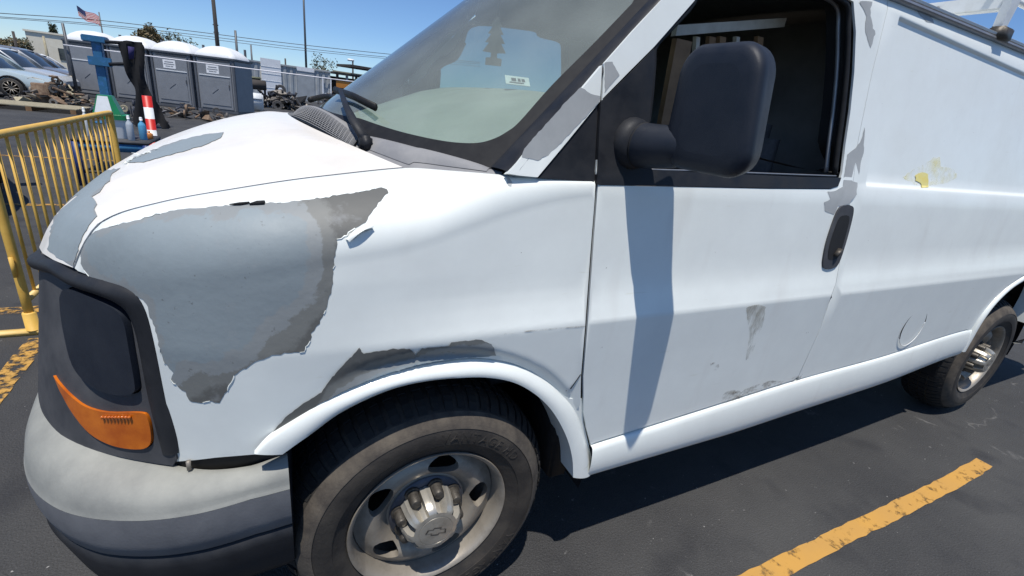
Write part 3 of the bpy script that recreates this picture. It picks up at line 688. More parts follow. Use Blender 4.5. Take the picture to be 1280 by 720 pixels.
for zz in np.linspace(.74, .99, 7):
    q = np.linspace(1.0, BL, 14); a = bez_f(q, np.full(14, zz)); mb = MB(); mb.tube(np.vstack([a, [(p[0], 2*YC-p[1], p[2]) for p in a[::-1]]])+[.006, 0, 0], .009, 6); mb.obj('grille_bar', 'black_plastic', van)
# bumper
bo = np.array([(-.345, .002), (-.42, .002), (-.52, .012), (-.62, .046), (-.723, .108), (-.808, .195), (-.884, .318), (-.932, .48), (-.962, .74), (-.970, YC)])
bo = smooth_line(bo, 6)
ti = np.gradient(bo, axis=0); ti /= np.linalg.norm(ti, axis=1)[:, None]; nin = np.stack([-ti[:, 1], ti[:, 0]], 1)
if (nin[-1][0]) < 0: nin = -nin
ar = np.linspace(0, 1, len(bo)); dep = .045+.075*sstep(.08, .5, ar)      # how far the top shelf runs in to the body
ZT = np.interp(ar, [0, .11, .30, .44, .6, 1], [.690, .674, .660, .664, .682, .692]); ZC = np.interp(ar, [0, .11, .44, .6, 1], [.633, .630, .583, .557, .548]); ZG = np.interp(ar, [0, .11, .44, .6, 1], [.515, .511, .464, .452, .447])
def brow(off, z): z = np.broadcast_to(z, len(bo)); off = np.broadcast_to(off, len(bo)); return [(bo[i][0]+nin[i][0]*off[i], bo[i][1]+nin[i][1]*off[i], z[i]) for i in range(len(bo))]
def full(row): return row+[(a, 2*YC-b, c) for a, b, c in row[-2::-1]]
mb = MB(); mb.loft([full(brow(dep+.03, ZT-.04)), full(brow(dep, ZT)), full(brow(dep*.75, ZT*.94+ZC*.06)), full(brow(dep*.5, ZT*.84+ZC*.16)), full(brow(dep*.30, ZT*.71+ZC*.29)), full(brow(dep*.16, ZT*.54+ZC*.46)), full(brow(dep*.07, ZT*.34+ZC*.66)), full(brow(.003, ZT*.14+ZC*.86)), full(brow(.0005, ZC+.002)), full(brow(-.002, ZC-.004))])
bt = mb.obj('bumper', 'bumper_chalk', van, sharp=75); bt['label'] = 'sun bleached chalky top of the front bumper'
mb = MB(); mb.loft([full(brow(-.002, ZC-.0045)), full(brow(-.0035, ZC*.7+ZG*.3)), full(brow(-.001, ZC*.35+ZG*.65)), full(brow(.006, ZG+.006)), full(brow(.012, ZG+.001)), full(brow(.022, ZG-.003))]); mb.obj('bumper_face', 'bumper_grey', van, sharp=70)
mb = MB(); mb.loft([full(brow(.020, ZG-.0035)), full(brow(.009, ZG-.008)), full(brow(.008, ZG-.035)), full(brow(.035, ZG-.14)), full(brow(.07, ZG-.19)), full(brow(.12, ZG-.20))]); mb.obj('valance', 'black_plastic', van, sharp=70)
r0 = [brow(dep, ZT)[0], brow(dep*.3, ZT*.6+ZC*.4)[0], brow(.004, ZC)[0], brow(0, ZC-.03)[0], brow(.012, ZG)[0], brow(.008, ZG-.04)[0], brow(.035, ZG-.14)[0]]
mb = MB(); mb.loft([r0, [(p[0]+.01, .16, p[2]) for p in r0]]); o = mb.obj('bumper_end', 'black_plastic', van); mirror('bumper_end', o, van)
# dark gap filler between fender foot and bumper
q = np.array([U(px, py, y=yy) for px, py, yy in [(150, 577, .16), (190, 582, .12), (222, 582, .10), (270, 579, .06), (320, 573, .035), (350, 572, .03)]])
mb = MB(); mb.loft([q+[0, .02, .02], q+[0, .015, -.012], q+[0, .04, -.06]]); o = mb.obj('fender_liner', 'rubber_seal', van); mirror('fender_liner', o, van)
p = U(236, 581, y=.085); mb = MB(); mb.box(p-[.004, .004, .012], p+[.004, .004, .010]); mb.obj('mount_clip', 'rim_steel', van)

# --- cowl, windshield, wipers
nA = 60; ua = np.linspace(-.988, 0, 46)
A_ = np.vstack([[(x, float(ys_seam(x))+.010, float(zs_seam(x))-.004) for x in np.linspace(.135, -.045, 14)], hood_f(ua, np.ones(46))-[-.006, 0, .016]])
def resample(L, n):
    L = np.array(L); s = np.concatenate([[0], np.cumsum(np.linalg.norm(np.diff(L, axis=0), axis=1))]); t = np.linspace(0, s[-1], n)
    return np.stack([np.interp(t, s, L[:, i]) for i in range(3)], 1)
A_ = resample(A_, nA); B_ = ws_f(np.linspace(-1.0, 0, nA), np.full(nA, .03))
secs = []
for k in np.linspace(0, 1, 9):
    r = A_*(1-k)+B_*k; bump = .006*math.sin(math.pi*k)*np.ones(nA); r = r+np.stack([0*bump, 0*bump, bump-.004], 1); secs.append(np.vstack([r, [(p[0], 2*YC-p[1], p[2]) for p in r[-2::-1]]]))
mb = MB(); mb.loft(secs); mb.obj('cowl', 'cowl_plastic', van, sharp=60)
# raised end cover of the cowl beside the pillar, and the humped centre piece
def hump(i0_, i1_, k0, k1, h, name, m):
    rows = []
    for k in np.linspace(k0, k1, 8):
        r = A_[i0_:i1_]*(1-k)+B_[i0_:i1_]*k; tt = np.linspace(0, 1, i1_-i0_)
        hh = h*np.sin(math.pi*tt)**.6*math.sin(math.pi*(k-k0)/(k1-k0))**.6+.006*math.sin(math.pi*k)-.004+.002
        rows.append(r+np.stack([0*tt, 0*tt, hh], 1))
    mb = MB(); mb.loft(rows); return mb.obj(name, m, van)
hump(2, 27, .30, .99, .014, 'cowl_cover', 'cowl_plastic')
pa_ = PJ(A_)[:, 0]; iv = [i_ for i_ in range(nA) if 362 < pa_[i_] < 444]; i0_, i1_ = iv[0], min(nA-1, iv[-1])
n_ = i1_-i0_+1; tt = np.linspace(0, 1, n_); arch_ = np.sin(math.pi*np.clip(tt*.96+.02, 0, 1))**.65
def vent_row(k): r_ = A_[i0_:i1_+1]*(1-k)+B_[i0_:i1_+1]*k; return r_+np.stack([0*tt, 0*tt, (.050*math.sin(math.pi*min(1, .08+k*.92))**.8)*arch_+.004], 1)
mb = MB(); mb.loft([vent_row(k) for k in np.linspace(.42, .99, 8)]); vs_ = mb.obj('vent_hump', 'cowl_plastic', van)
mb = MB(); mb.loft([vent_row(k)-[0, 0, .003] for k in np.linspace(.0, .44, 7)]); vs_ = mb.obj('vent_screen', 'rubber_seal', van)
for k in np.linspace(.02, .42, 12): mb = MB(); mb.tube(vent_row(k), .0013, 4); mb.obj('screen_wire', 'cowl_plastic', vs_)
for c_ in range(1, n_-1): mb = MB(); mb.tube([vent_row(k)[c_] for k in np.linspace(.02, .42, 6)], .0013, 4); mb.obj('screen_wire', 'cowl_plastic', vs_)
# glass
o_g = [(u, .02) for u in np.linspace(-.985, .985, 50)]+[(.985, v) for v in np.linspace(.05, .98, 24)]+[(u, .99) for u in np.linspace(.985, -.985, 50)]+[(-.985, v) for v in np.linspace(.98, .05, 24)]
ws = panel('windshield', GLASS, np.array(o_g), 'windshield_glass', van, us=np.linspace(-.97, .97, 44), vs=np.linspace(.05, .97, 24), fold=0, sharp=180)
ws['label'] = 'dusty windshield with reflected sky haze painted in and black painted border'
fi = GLASS.inv(smooth_line([(452, 149), (478, 158), (505, 166), (540, 174), (570, 178.5), (597, 179), (617, 174), (634, 165), (650, 152), (690, 107), (740, 57), (790, 5)], 5))
fi = np.vstack([[(0, fi[0][1])], fi, [(-.905, .80), (-.90, .90), (-.86, .945), (-.6, .95), (0, .95)]])
fi = fi[np.argsort(-np.arange(len(fi)))]
fo = np.array([(0, .995), (-.5, .995), (-.99, .995)]+[(-.99, v) for v in np.linspace(.9, .06, 14)]+[(-.988, .012)]+[(u, .012) for u in np.linspace(-.95, 0, 30)])
i_end = fi[-1]; fr_out = np.vstack([fi, [(0, max(.05, fi[-1][1]+.0))], fo[::-1]])
fr = panel('windshield_border', GLASS, clean(fr_out), 'rubber_seal', van, us=np.linspace(-.98, 0, 40), vs=np.linspace(.02, .98, 40), off=.0015, fold=0, sharp=180, mind=.003); mirror('windshield_border', fr, van)
vv = np.linspace(.03, 1, 40); E_ = ws_f(np.full(40, -1.0), vv); E2 = SIDE.f(E_[:, 0]+.0, E_[:, 2]); 
# pillar moulding: rounded strip from the glass edge out to the pillar
secs = []
G0 = ws_f(np.full(40, -.965), vv)
for k in np.linspace(0, 1, 8):
    r = G0*(1-k)+(E2+[-.006, 0, 0])*k; secs.append(r+np.array([-.55, -.55, .3])*(.020*math.sin(math.pi*k)**.7))
mb = MB(); mb.loft(secs); o = mb.obj('pillar_moulding', 'black_plastic', van); mirror('pillar_moulding', o, van)
# wipers
def on(S, px, py, off):
    q = S.inv([(px, py)]); return S.f(q[:, 0], q[:, 1])[0]+S.normal(q[:, 0], q[:, 1])[0]*off
piv = A_[40]*.6+B_[40]*.4+[0, 0, .02]
a = on(GLASS, 437, 128, .045); b = on(GLASS, 426, 122, .03); c = on(GLASS, 477, 145, .03)
mb = MB(); pv_ = on(GLASS, 466, 186, .035); mb.tube([pv_, on(GLASS, 455, 168, .05), on(GLASS, 446, 150, .05), a], [.017, .014, .010, .007], 8, squash=(1, .6)); wa = mb.obj('wiper', 'black_plastic', van)
mb = MB(); mb.tube([b, (b+c)/2+[0, 0, .004], c], .011, 8, squash=(.6, 1)); mb.obj('wiper_blade', 'rubber_seal', wa)
mb = MB(); mb.box(pv_-[.016, .02, .03], pv_+[.016, .02, .010], .006); mb.obj('pivot_cover', 'black_plastic', wa)
a2 = ws_f(np.array([.15, .75, .45]), np.array([.06, .10, .08])); mb = MB(); mb.tube([a2[0]+[-.02, 0, .03], a2[2]+[-.02, 0, .04], a2[1]+[-.02, 0, .03]], .011, 8); o = mb.obj('wiper', 'rubber_seal', van)

# --- side mirror
def rr(cx, cz, hw, hh, r, n=6):
    P = []
    for sx, sz, a0 in ((1, 1, 0), (-1, 1, 90), (-1, -1, 180), (1, -1, 270)):
        for k in range(n+1):
            t = math.radians(a0+90*k/n); P.append((cx+sx*(hw-r)+r*math.cos(t), cz+sz*(hh-r)+r*math.sin(t)))
    return P
secs = []
for x, k in [(.476, .55), (.478, .74), (.483, .87), (.491, .945), (.503, .985), (.52, 1.0), (.56, 1.0), (.592, 1.0), (.602, .985), (.607, .955), (.601, .91)]:
    f_ = (x-.49)/.11; cy_ = -.140+.030*f_; hw, hh = (.112-.012*f_)*k, .130*(k if k > .9 else .28+.72*k)
    secs.append([(.476+(x-.476)*.80+(y+.14)*-.04, y+max(0, (-y-.03)/.22)*(z-1.51)*.15, z) for y, z in rr(cy_, 1.505+.004*f_, hw, hh, .058*k, 7)])
mb = MB(); mb.loft(secs, closed=True); n = len(secs[0]); mb.F.append(tuple(range(n)))
mo = mb.obj('side_mirror', 'mirror_plastic', van, sharp=60); mo2 = mirror('side_mirror', mo, van)
mb = MB(); g_ = [(p[0]-.004, p[1], p[2]) for p in secs[-1]]; mb.add(g_, [tuple(range(n))]); mg = mb.obj('mirror_glass', 'car_glass', mo)
# stout arm: oval tube from the sail to the head
mb = MB(); mb.tube([(.487, .088, 1.412), (.490, .045, 1.413), (.497, .0, 1.416), (.508, -.05, 1.422), (.52, -.10, 1.43)], [.055, .053, .050, .046, .038], 20, squash=(.95, 1.02)); mb.obj('mirror_arm', 'mirror_plastic', mo)
mb = MB(); mb.tube([(.480, .095, 1.412), (.484, .070, 1.412), (.487, .050, 1.413)], [.068, .064, .055], 20, squash=(1, 1)); mb.obj('arm_socket', 'black_plastic', mo)
mb = MB(); mb.tube([(.489, .0485, 1.413), (.4895, .0455, 1.413)], .0545, 16, squash=(.95, 1.02)); mb.obj('arm_joint', 'dark_void', mo)

# --- door handle, fuel door
hd = SIDE.inv(smooth_line([(1060, 256), (1065, 260), (1063, 275), (1055, 305), (1047, 328), (1040, 335), (1031, 336), (1027, 330), (1031, 305), (1041, 274), (1047, 261), (1053, 256)], 4)[:-1])
h1 = panel('door_handle', SIDE, hd, 'faded_plastic', van, off=.006, fold=.012, us=(), vs=())
h2 = panel('handle_shade', SIDE, shrink(hd, .70), 'dark_void', h1, off=.0072, fold=0)  # near-black plate on top stands in for the shade of the recess
q = SIDE.inv([(1040, 318), (1046, 310)]); L = SIDE.f(q[:, 0], q[:, 1])+[0, -.012, 0]; mb = MB(); mb.tube([L[0], L[1]], .007, 8, squash=(1.6, .7)); mb.obj('handle_paddle', 'lug_steel', h1)
a_ = np.linspace(.2, 2*math.pi+.2, 60); r_ = np.array([(2.27+.095*math.cos(t), side_y(2.27, .735)-.0015, .735+.095*math.sin(t)) for t in a_])
mb = MB(); mb.tube(r_[:34], .0018, 6); mb.obj('fuel_door', 'dark_void', van)  # upper half of the outline painted dark for its shade
mb = MB(); mb.tube(r_[33:], .0016, 6); mb.obj('fuel_door_glint', 'rack_white', van)  # lower half painted white as the edge that catches light
# small body seams on the fender foot
q = FEND.inv([(713, 486), (720, 476), (725.5, 468)]); L = FEND.f(q[:, 0], q[:, 1])
mb = MB(); mb.tube(L+[0, -.0005, 0], .0016, 5); mb.obj('panel_seam', 'dark_void', van)
q = FEND.inv([(622, 419), (660, 414), (700, 410), (731, 408)]); L = FEND.f(q[:, 0], q[:, 1]); mb = MB(); mb.tube(L+[0, .0005, 0], .0018, 5); mb.obj('body_scratch', 'grime', van)

# --- roof rack
def rack_bow(x):
    mb = MB()
    for sg in (0, 1):
        f = (lambda y: y) if sg == 0 else (lambda y: 2*YC-y)
        V_ = [(x-.020, .155, 1.98), (x+.020, .155, 1.98), (x+.034, .150, 2.10), (x-.034, .150, 2.10)]; mb.add([(a, f(b_+d), c_) for d in (0, .03) for a, b_, c_ in V_], [(0, 1, 2, 3), (7, 6, 5, 4), (0, 4, 5, 1), (1, 5, 6, 2), (2, 6, 7, 3), (3, 7, 4, 0)])
    mb.box((x-.024, .18, 2.045), (x+.024, 2*YC-.18, 2.098), .005); b = mb.obj('rack_bow', 'rack_white', van, sharp=30)
    for s in (0, 1):
        y = .158 if s == 0 else 2*YC-.158
        mb = MB(); mb.box((x-.045, y-.025, 1.935), (x+.045, y+.025, 1.982), .005); mb.obj('rack_clamp', 'lug_steel', b)
    for k in range(3):
        mb = MB(); mb.tube([(x-.028, .40+.09*k, 2.072), (x-.022, .40+.09*k, 2.072)], .008, 8); mb.obj('rack_bolt', 'lug_steel', b)
rack_bow(2.29); rack_bow(.95); rack_bow(3.9)
for yy in (.2175, 2*YC-.2175):
    mb = MB(); mb.tube([(.9, yy, 2.113), (4.0, yy, 2.113)], .013, 8); mb.obj('rack_rail', 'rack_white', van)

# --- peeled paint: bare primer with the torn edge of the white coat standing round it
def px_dist(P, poly):
    A = np.array(poly, float); B = np.roll(A, -1, 0); d = np.full(len(P), 1e9)
    for a, b in zip(A, B):
        ab = b-a; t = np.clip(((P-a)@ab)/(ab@ab), 0, 1); d = np.minimum(d, np.linalg.norm(P-(a+t[:, None]*ab), axis=1))
    return np.where(inside(P, A), d, -d)
def primer_mix():
    m = mat('primer_mix', (.245, .285, .298), (.205, .238, .25), rough=.5, scale=4, thr=(.3, .7), bump=.0008, bscale=45, rough2=.65); n = m.node_tree; p = n.nodes['Principled BSDF']
    blue = p.inputs['Base Color'].links[0].from_socket; at = n.nodes.new('ShaderNodeAttribute'); at.attribute_name = 'coat'; g = n.nodes.new('ShaderNodeNewGeometry')
    def noise(sc, det=6):
        t = n.nodes.new('ShaderNodeTexNoise'); t.inputs['Scale'].default_value = sc; t.inputs['Detail'].default_value = det; t.inputs['Roughness'].default_value = .7; n.links.new(g.outputs['Position'], t.inputs['Vector']); return t.outputs['Fac']
    def math_(op, a, b):
        k = n.nodes.new('ShaderNodeMath'); k.operation = op
        for i_, q in enumerate((a, b)):
            if isinstance(q, (int, float)): k.inputs[i_].default_value = q
            else: n.links.new(q, k.inputs[i_])
        return k.outputs[0]
    v = math_('ADD', at.outputs['Fac'], math_('MULTIPLY', math_('SUBTRACT', noise(9, 10), .5), 1.9))
    def step(src, lo, hi, col, amt=1.):
        mr = n.nodes.new('ShaderNodeMapRange'); mr.inputs[1].default_value = lo; mr.inputs[2].default_value = hi; mr.inputs[4].default_value = amt; n.links.new(v if src is None else src, mr.inputs[0]); return mr.outputs[0], col
    cur = blue
    for fac, col in (step(None, .10, .01, (.235, .25, .248)), step(None, -.41, -.49, (.178, .181, .167)), step(None, -.95, -1.15, (.115, .115, .105)), step(noise(55, 3), .66, .74, (.10, .10, .095), .7), step(noise(16, 8), .60, .78, (.30, .31, .31), .6)):
        mx = n.nodes.new('ShaderNodeMix'); mx.data_type = 'RGBA'; mx.inputs['B'].default_value = (*col, 1); n.links.new(fac, mx.inputs['Factor']); n.links.new(cur, mx.inputs['A']); cur = mx.outputs['Result']
    n.links.new(cur, p.inputs['Base Color'])
primer_mix()
def coat(o, poly, soft):
    V_ = np.array([v.co[:] for v in o.data.vertices])+root_of(o.parent); d = px_dist(PJ(V_), poly)/soft
    a = o.data.attributes.new('coat', 'FLOAT', 'POINT'); a.data.foreach_set('value', d.astype(np.float32))
def flake(S, pix, m, name='bare_patch', off=.0008, amp=.9, seed=1, step=5., parent=None, curl=False, label=None, grid=.02, gu=None, gv=None, wd=.0035):
    q = jag(pix, amp, step, seed); uv = S.inv(q)
    lo, hi = uv.min(0), uv.max(0)
    us = np.arange(lo[0], hi[0], gu or grid); vs_ = np.arange(lo[1], hi[1], gv or grid)
    o = panel(name, S, uv, m, parent or van, us=us, vs=vs_, off=off, fold=0, sharp=180, mind=.002)
    if label: o['label'] = label
    if curl:
        r = np.random.default_rng(seed+50); P = S.f(uv[:, 0], uv[:, 1]); N = S.normal(uv[:, 0], uv[:, 1]); c = P.mean(0); n = len(P)
        T = np.roll(P, -1, 0)-np.roll(P, 1, 0); O = np.cross(T, N); O /= np.linalg.norm(O, axis=1)[:, None]+1e-9
        area = np.sum((uv[:, 0]*np.roll(uv[:, 1], -1)-np.roll(uv[:, 0], -1)*uv[:, 1]))
        # outward in the surface: pick the side that leaves the patch
        t_ = inside(S.inv(PJ(P+O*.006)), uv); O[t_] *= -1
        h = np.abs(r.normal(.0004, .0005, n)); h = (h+np.roll(h, 1)+np.roll(h, -1))/3; ww = wd*r.uniform(.3, 1.0, n)
        rows = [P-O*.0004+N*(off+.0002), P-O*(.0005+h*.5)[:, None]+N*(off+.0004+h)[:, None], P+O*ww[:, None]*.4+N*(off+.0006+h*.6)[:, None], P+O*ww[:, None]+N*.0002]
        lift = np.sin(np.arange(n)*.21+seed)+np.sin(np.arange(n)*.53+seed*2)+r.normal(0, .15, n) > .55; mb = MB(); i_ = 0
        while i_ < n:                                                              # only where the coat stands up
            j_ = i_
            while j_ < n and lift[j_]: j_ += 1
            if j_-i_ >= 2: mb.loft([a[i_:j_] for a in rows])
            i_ = j_+1
        if mb.F: e_ = mb.obj('torn_edge', 'white_paint', o); e_['kind'] = 'stuff'
    return o
big = [(101, 331), (103, 312), (107, 297), (123, 287), (168, 276), (218, 263), (257, 259.5), (287, 257), (330, 253.5), (350, 254), (401, 248), (430, 243), (446, 240), (461, 238), (473, 234), (484, 236), (486, 241), (473, 254), (464, 266), (457, 278), (440, 288), (423, 301), (418, 323), (416, 345), (414, 362), (407, 387), (400, 400), (393, 412), (385, 430), (379, 440), (360, 441), (340, 444), (325, 450), (312, 457), (300, 463), (293, 470), (284, 488), (273, 504), (262, 500), (252, 505), (237, 500), (233, 490), (226, 487), (214, 474), (217, 466), (204, 450), (200, 435), (196, 418), (190, 400), (187, 392), (184, 379), (171.5, 370), (156, 360), (132, 352), (112, 346)]
f1 = flake(FEND, big, 'primer_mix', seed=3, curl=True, gu=.0125, gv=.0125, label='large bare patch of grey primer on the fender')
inner = [(104, 326), (106, 305), (111, 297), (150, 286), (200, 275), (260, 268), (320, 262), (345, 268), (378, 276), (381, 300), (378, 335), (370, 365), (352, 385), (338, 402), (318, 424), (290, 440), (262, 449), (228, 455), (216, 462), (205, 448), (198, 420), (190, 398), (184, 376), (170, 366), (155, 356), (130, 348)]
coat(f1, inner, 38.)
flake(FEND, [(430, 297), (440, 287), (457, 284), (466, 287), (452, 292), (437, 303)], 'grime', 'torn_flap', off=.004, amp=.4, seed=6, parent=f1, curl=False)
# tear's shadow painted as black tubes along the shoulder, and a lifted flap
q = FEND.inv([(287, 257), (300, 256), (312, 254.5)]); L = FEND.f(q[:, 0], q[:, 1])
mb = MB(); mb.tube(L+[0, -.003, .003], [.001, .003, .002], 5); mb.obj('slit_shadow', 'dark_void', f1)
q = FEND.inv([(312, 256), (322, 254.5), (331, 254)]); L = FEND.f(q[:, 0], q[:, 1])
mb = MB(); mb.tube(L+[0, -.003, .002], [.002, .005, .005], 5); mb.obj('slit_shadow', 'dark_void', f1)
N_ = FEND.normal(np.array([-.2]), np.array([.6]))[0]
b_ = [on(FEND, *p_, .001) for p_ in [(463, 279), (452, 283), (440, 290), (432, 299)]]; t_ = [on(FEND, *p_, h_) for p_, h_ in [((467, 285), .007), ((455, 289), .014), ((445, 295), .013), ((436, 303), .007)]]
mb = MB(); mb.loft([smooth_line(b_, 4), smooth_line((np.array(b_)+np.array(t_))/2+np.array([0, -.005, .003]), 4), smooth_line(t_, 4)]); mb.obj('paint_curl', 'white_paint', f1)
archp = [(337, 544), (357, 520), (380, 503), (402, 489), (415, 470), (432, 452), (449, 434), (454, 441), (470, 438), (490, 436), (512, 435), (519, 442), (527, 435), (545, 433), (561, 431.5), (564, 427), (585, 425), (602, 424), (611, 428), (617, 434), (620, 443), (600, 446), (575, 447.5), (545, 451.5), (515, 457.5), (480, 467.5), (440, 483), (400, 503), (362, 528)]
f2 = flake(FEND, archp, 'primer_mix', seed=9, amp=.5, step=4, gu=.008, gv=.006, off=.0032, label='ragged strip of bare primer above the wheel arch')
coat(f2, [(400, 540), (420, 495), (480, 462), (560, 443), (610, 438), (625, 450), (560, 470), (460, 500)], 16.)
hf = [(150, 211), (140, 217), (137, 226), (124, 240), (116, 246), (122, 255), (119, 261), (122, 270), (112, 281), (102, 300), (96, 320), (92, 333), (75, 323), (60, 312), (63, 290), (70, 267), (93, 238), (113, 222), (135, 212)]
f3 = flake(HOOD, hf, 'primer_mix', seed=13, amp=.8, step=4, gu=.008, gv=.008, off=.0012, label='bare primer across the nose of the hood')
hs = [(157, 204), (166, 198), (184, 190.5), (205, 182.5), (225, 176), (243, 171), (262, 167.5), (280, 166), (276, 173), (255, 182), (228, 190), (205, 196), (180, 203)]
hq = flake(HOOD, hs, 'primer_mix', seed=15, amp=.35, step=4, gu=.008, gv=.008, off=.0014, label='long bare strip on top of the hood')
coat(f3, hf, 14.); coat(hq, hs, 6.)
# loose white crumbs of paint on the hood
r = np.random.default_rng(21)
for k, (px, py) in enumerate([(172, 197), (180, 194), (188, 191), (196, 188), (166, 200), (160, 204), (176, 194), (184, 192)]):
    p_ = on(HOOD, px, py, .003); s_ = r.uniform(.003, .009); mb = MB()
    V_ = [(p_+r.normal(0, 1, 3)*[s_, s_, s_*.35]) for _ in range(7)]
    bm = bmesh.new(); [bm.verts.new(v) for v in V_]; bmesh.ops.convex_hull(bm, input=bm.verts[:]); bm.verts.index_update(); bm.faces.ensure_lookup_table()
    used = [v for v in bm.verts if v.link_faces]; ix = {v: i for i, v in enumerate(used)}
    obj('paint_chip', [v.co[:] for v in used], [[ix[v] for v in f.verts] for f in bm.faces], 'white_paint', hq, smooth=False); bm.free()
flake(SIDE, [(655, 186), (652, 197), (662, 198), (672, 201), (678, 197), (686, 194), (718, 161), (748.5, 128), (750.5, 120), (744, 118), (738, 117), (726, 109), (712, 122), (685, 152)], 'primer_grey', seed=17, amp=.5, label='bare primer on the windshield pillar')
flake(SIDE, [(756, 78), (765, 77), (770, 86), (774, 94), (762, 108), (755.5, 116)], 'primer_grey', seed=18, amp=.4)
flake(SIDE, [(1081, 158), (1075, 178), (1066, 188), (1059, 193), (1058, 205), (1054.5, 220), (1053.5, 233), (1045, 238), (1034, 240), (1038, 249), (1030, 253), (1031, 264), (1042, 268), (1047, 258), (1062, 255), (1070, 243), (1074, 214), (1079, 190)], 'primer_grey', seed=19, amp=.5, label='bare primer around the door handle corner')
flake(SIDE, [(1073, 2), (1090, 2), (1088, 20), (1091, 32), (1094, 42), (1088, 60), (1084, 50), (1081, 36), (1083, 20), (1078, 10)], 'primer_grey', seed=23, amp=.5)
flake(SIDE, [(1146, 10), (1158, 18), (1166, 24), (1166, 29), (1158, 27), (1151, 20)], 'primer_grey', seed=24, amp=.6, wd=.006)
flake(FEND, [(633, 222), (637, 223), (640, 228), (639, 233), (635, 232), (634, 227)], 'primer_grey', seed=25, amp=.3, step=3, curl=False)
# smears and stains
def ell(cx, cy, a, b, rot=0, n=26):
    t = np.linspace(0, 2*math.pi, n, endpoint=False); c, s = math.cos(rot), math.sin(rot)
    return [(cx+a*math.cos(x)*c-b*math.sin(x)*s, cy+a*math.cos(x)*s+b*math.sin(x)*c) for x in t]
for nm, S_, px, m_ in [('mud_smear', SIDE, [(932, 384), (944, 381), (957, 383), (955, 400), (947, 420), (938, 448), (932, 450), (937, 420), (934, 402)], 'smear_brown'),
                       ('yellow_stain', SIDE, [(1128, 222), (1140, 212), (1160, 203), (1166, 196), (1174, 197), (1176, 208), (1192, 212), (1196, 222), (1180, 230), (1150, 234)], 'smear_yellow'), ('yellow_stain', SIDE, [(1143, 219), (1152, 215), (1160, 217), (1159, 226), (1160, 234), (1152, 235), (1150, 228), (1144, 226)], 'yellow_stain_solid'),
                       ('grime_spot', SIDE, ell(955, 490, 34, 12, -.25), 'grime'), ('grime_spot', SIDE, ell(893, 458, 6, 5), 'grime'), ('grime_spot', SIDE, ell(915, 497, 14, 9, -.3), 'grime'), ('grime_spot', SIDE, [(985, 474), (1003, 468), (1000, 478), (988, 481)], 'grime')]:
    flake(S_, px, m_, nm, off=.0016 if 'solid' in m_ else .0007, grid=.006, amp=.8, seed=len(nm)+int(px[0][0]), curl=False)

# --- wheels
def wheel_hole(th, r0=.156, a=.046, b=.030):
    """bean-shaped hand hole in the wheel disc"""
    P = []
    for t in np.linspace(0, 2*math.pi, 20, endpoint=False):
        da = a*math.cos(t)/r0; rr_ = r0+b*math.sin(t)*(1-.25*abs(math.cos(t))); P.append((rr_*math.cos(th+da), rr_*math.sin(th+da)))
    return np.array(P)
disc_r = [.0, .07, .10, .112, .122, .138, .156, .175, .192, .202]; disc_y = [.078, .078, .080, .084, .074, .060, .056, .064, .078, .082]
def disc_f(u, v):
    r = np.hypot(u, v); return np.stack([u, np.interp(r, disc_r, disc_y), v], 1)
class DiscS:
    f = staticmethod(disc_f)
    def normal(s, u, v):
        e = 1e-3; a = disc_f(u+e, v)-disc_f(u-e, v); b = disc_f(u, v+e)-disc_f(u, v-e); n = np.cross(a, b)
        n *= np.where(n[:, 1:2] > 0, -1, 1); return n/np.linalg.norm(n, axis=1)[:, None]
def text_mesh(s, size, depth):
    c = bpy.data.curves.new('lettering', 'FONT'); c.body = s; c.size = size; c.extrude = depth; c.align_x = 'CENTER'; c.align_y = 'CENTER'; c.space_character = 1.15
    o = bpy.data.objects.new('lettering', c); COL.objects.link(o); dg = bpy.context.evaluated_depsgraph_get(); me = bpy.data.meshes.new_from_object(o.evaluated_get(dg))
    bpy.data.objects.remove(o); V = np.array([v.co[:] for v in me.vertices]); F = [tuple(p.vertices) for p in me.polygons]; bpy.data.meshes.remove(me); return V, F
TY = [(.205, .070), (.212, .050), (.222, .036), (.232, .030), (.240, .0275), (.262, .0165), (.262001, .0150), (.282, .0115), (.297, .0125), (.308, .016), (.3085, .0145), (.319, .0185), (.331, .028), (.342, .042), (.354, .060), (.364, .078)]
def ty_y(r): return np.interp(r, [a for a, b in TY], [b for a, b in TY])
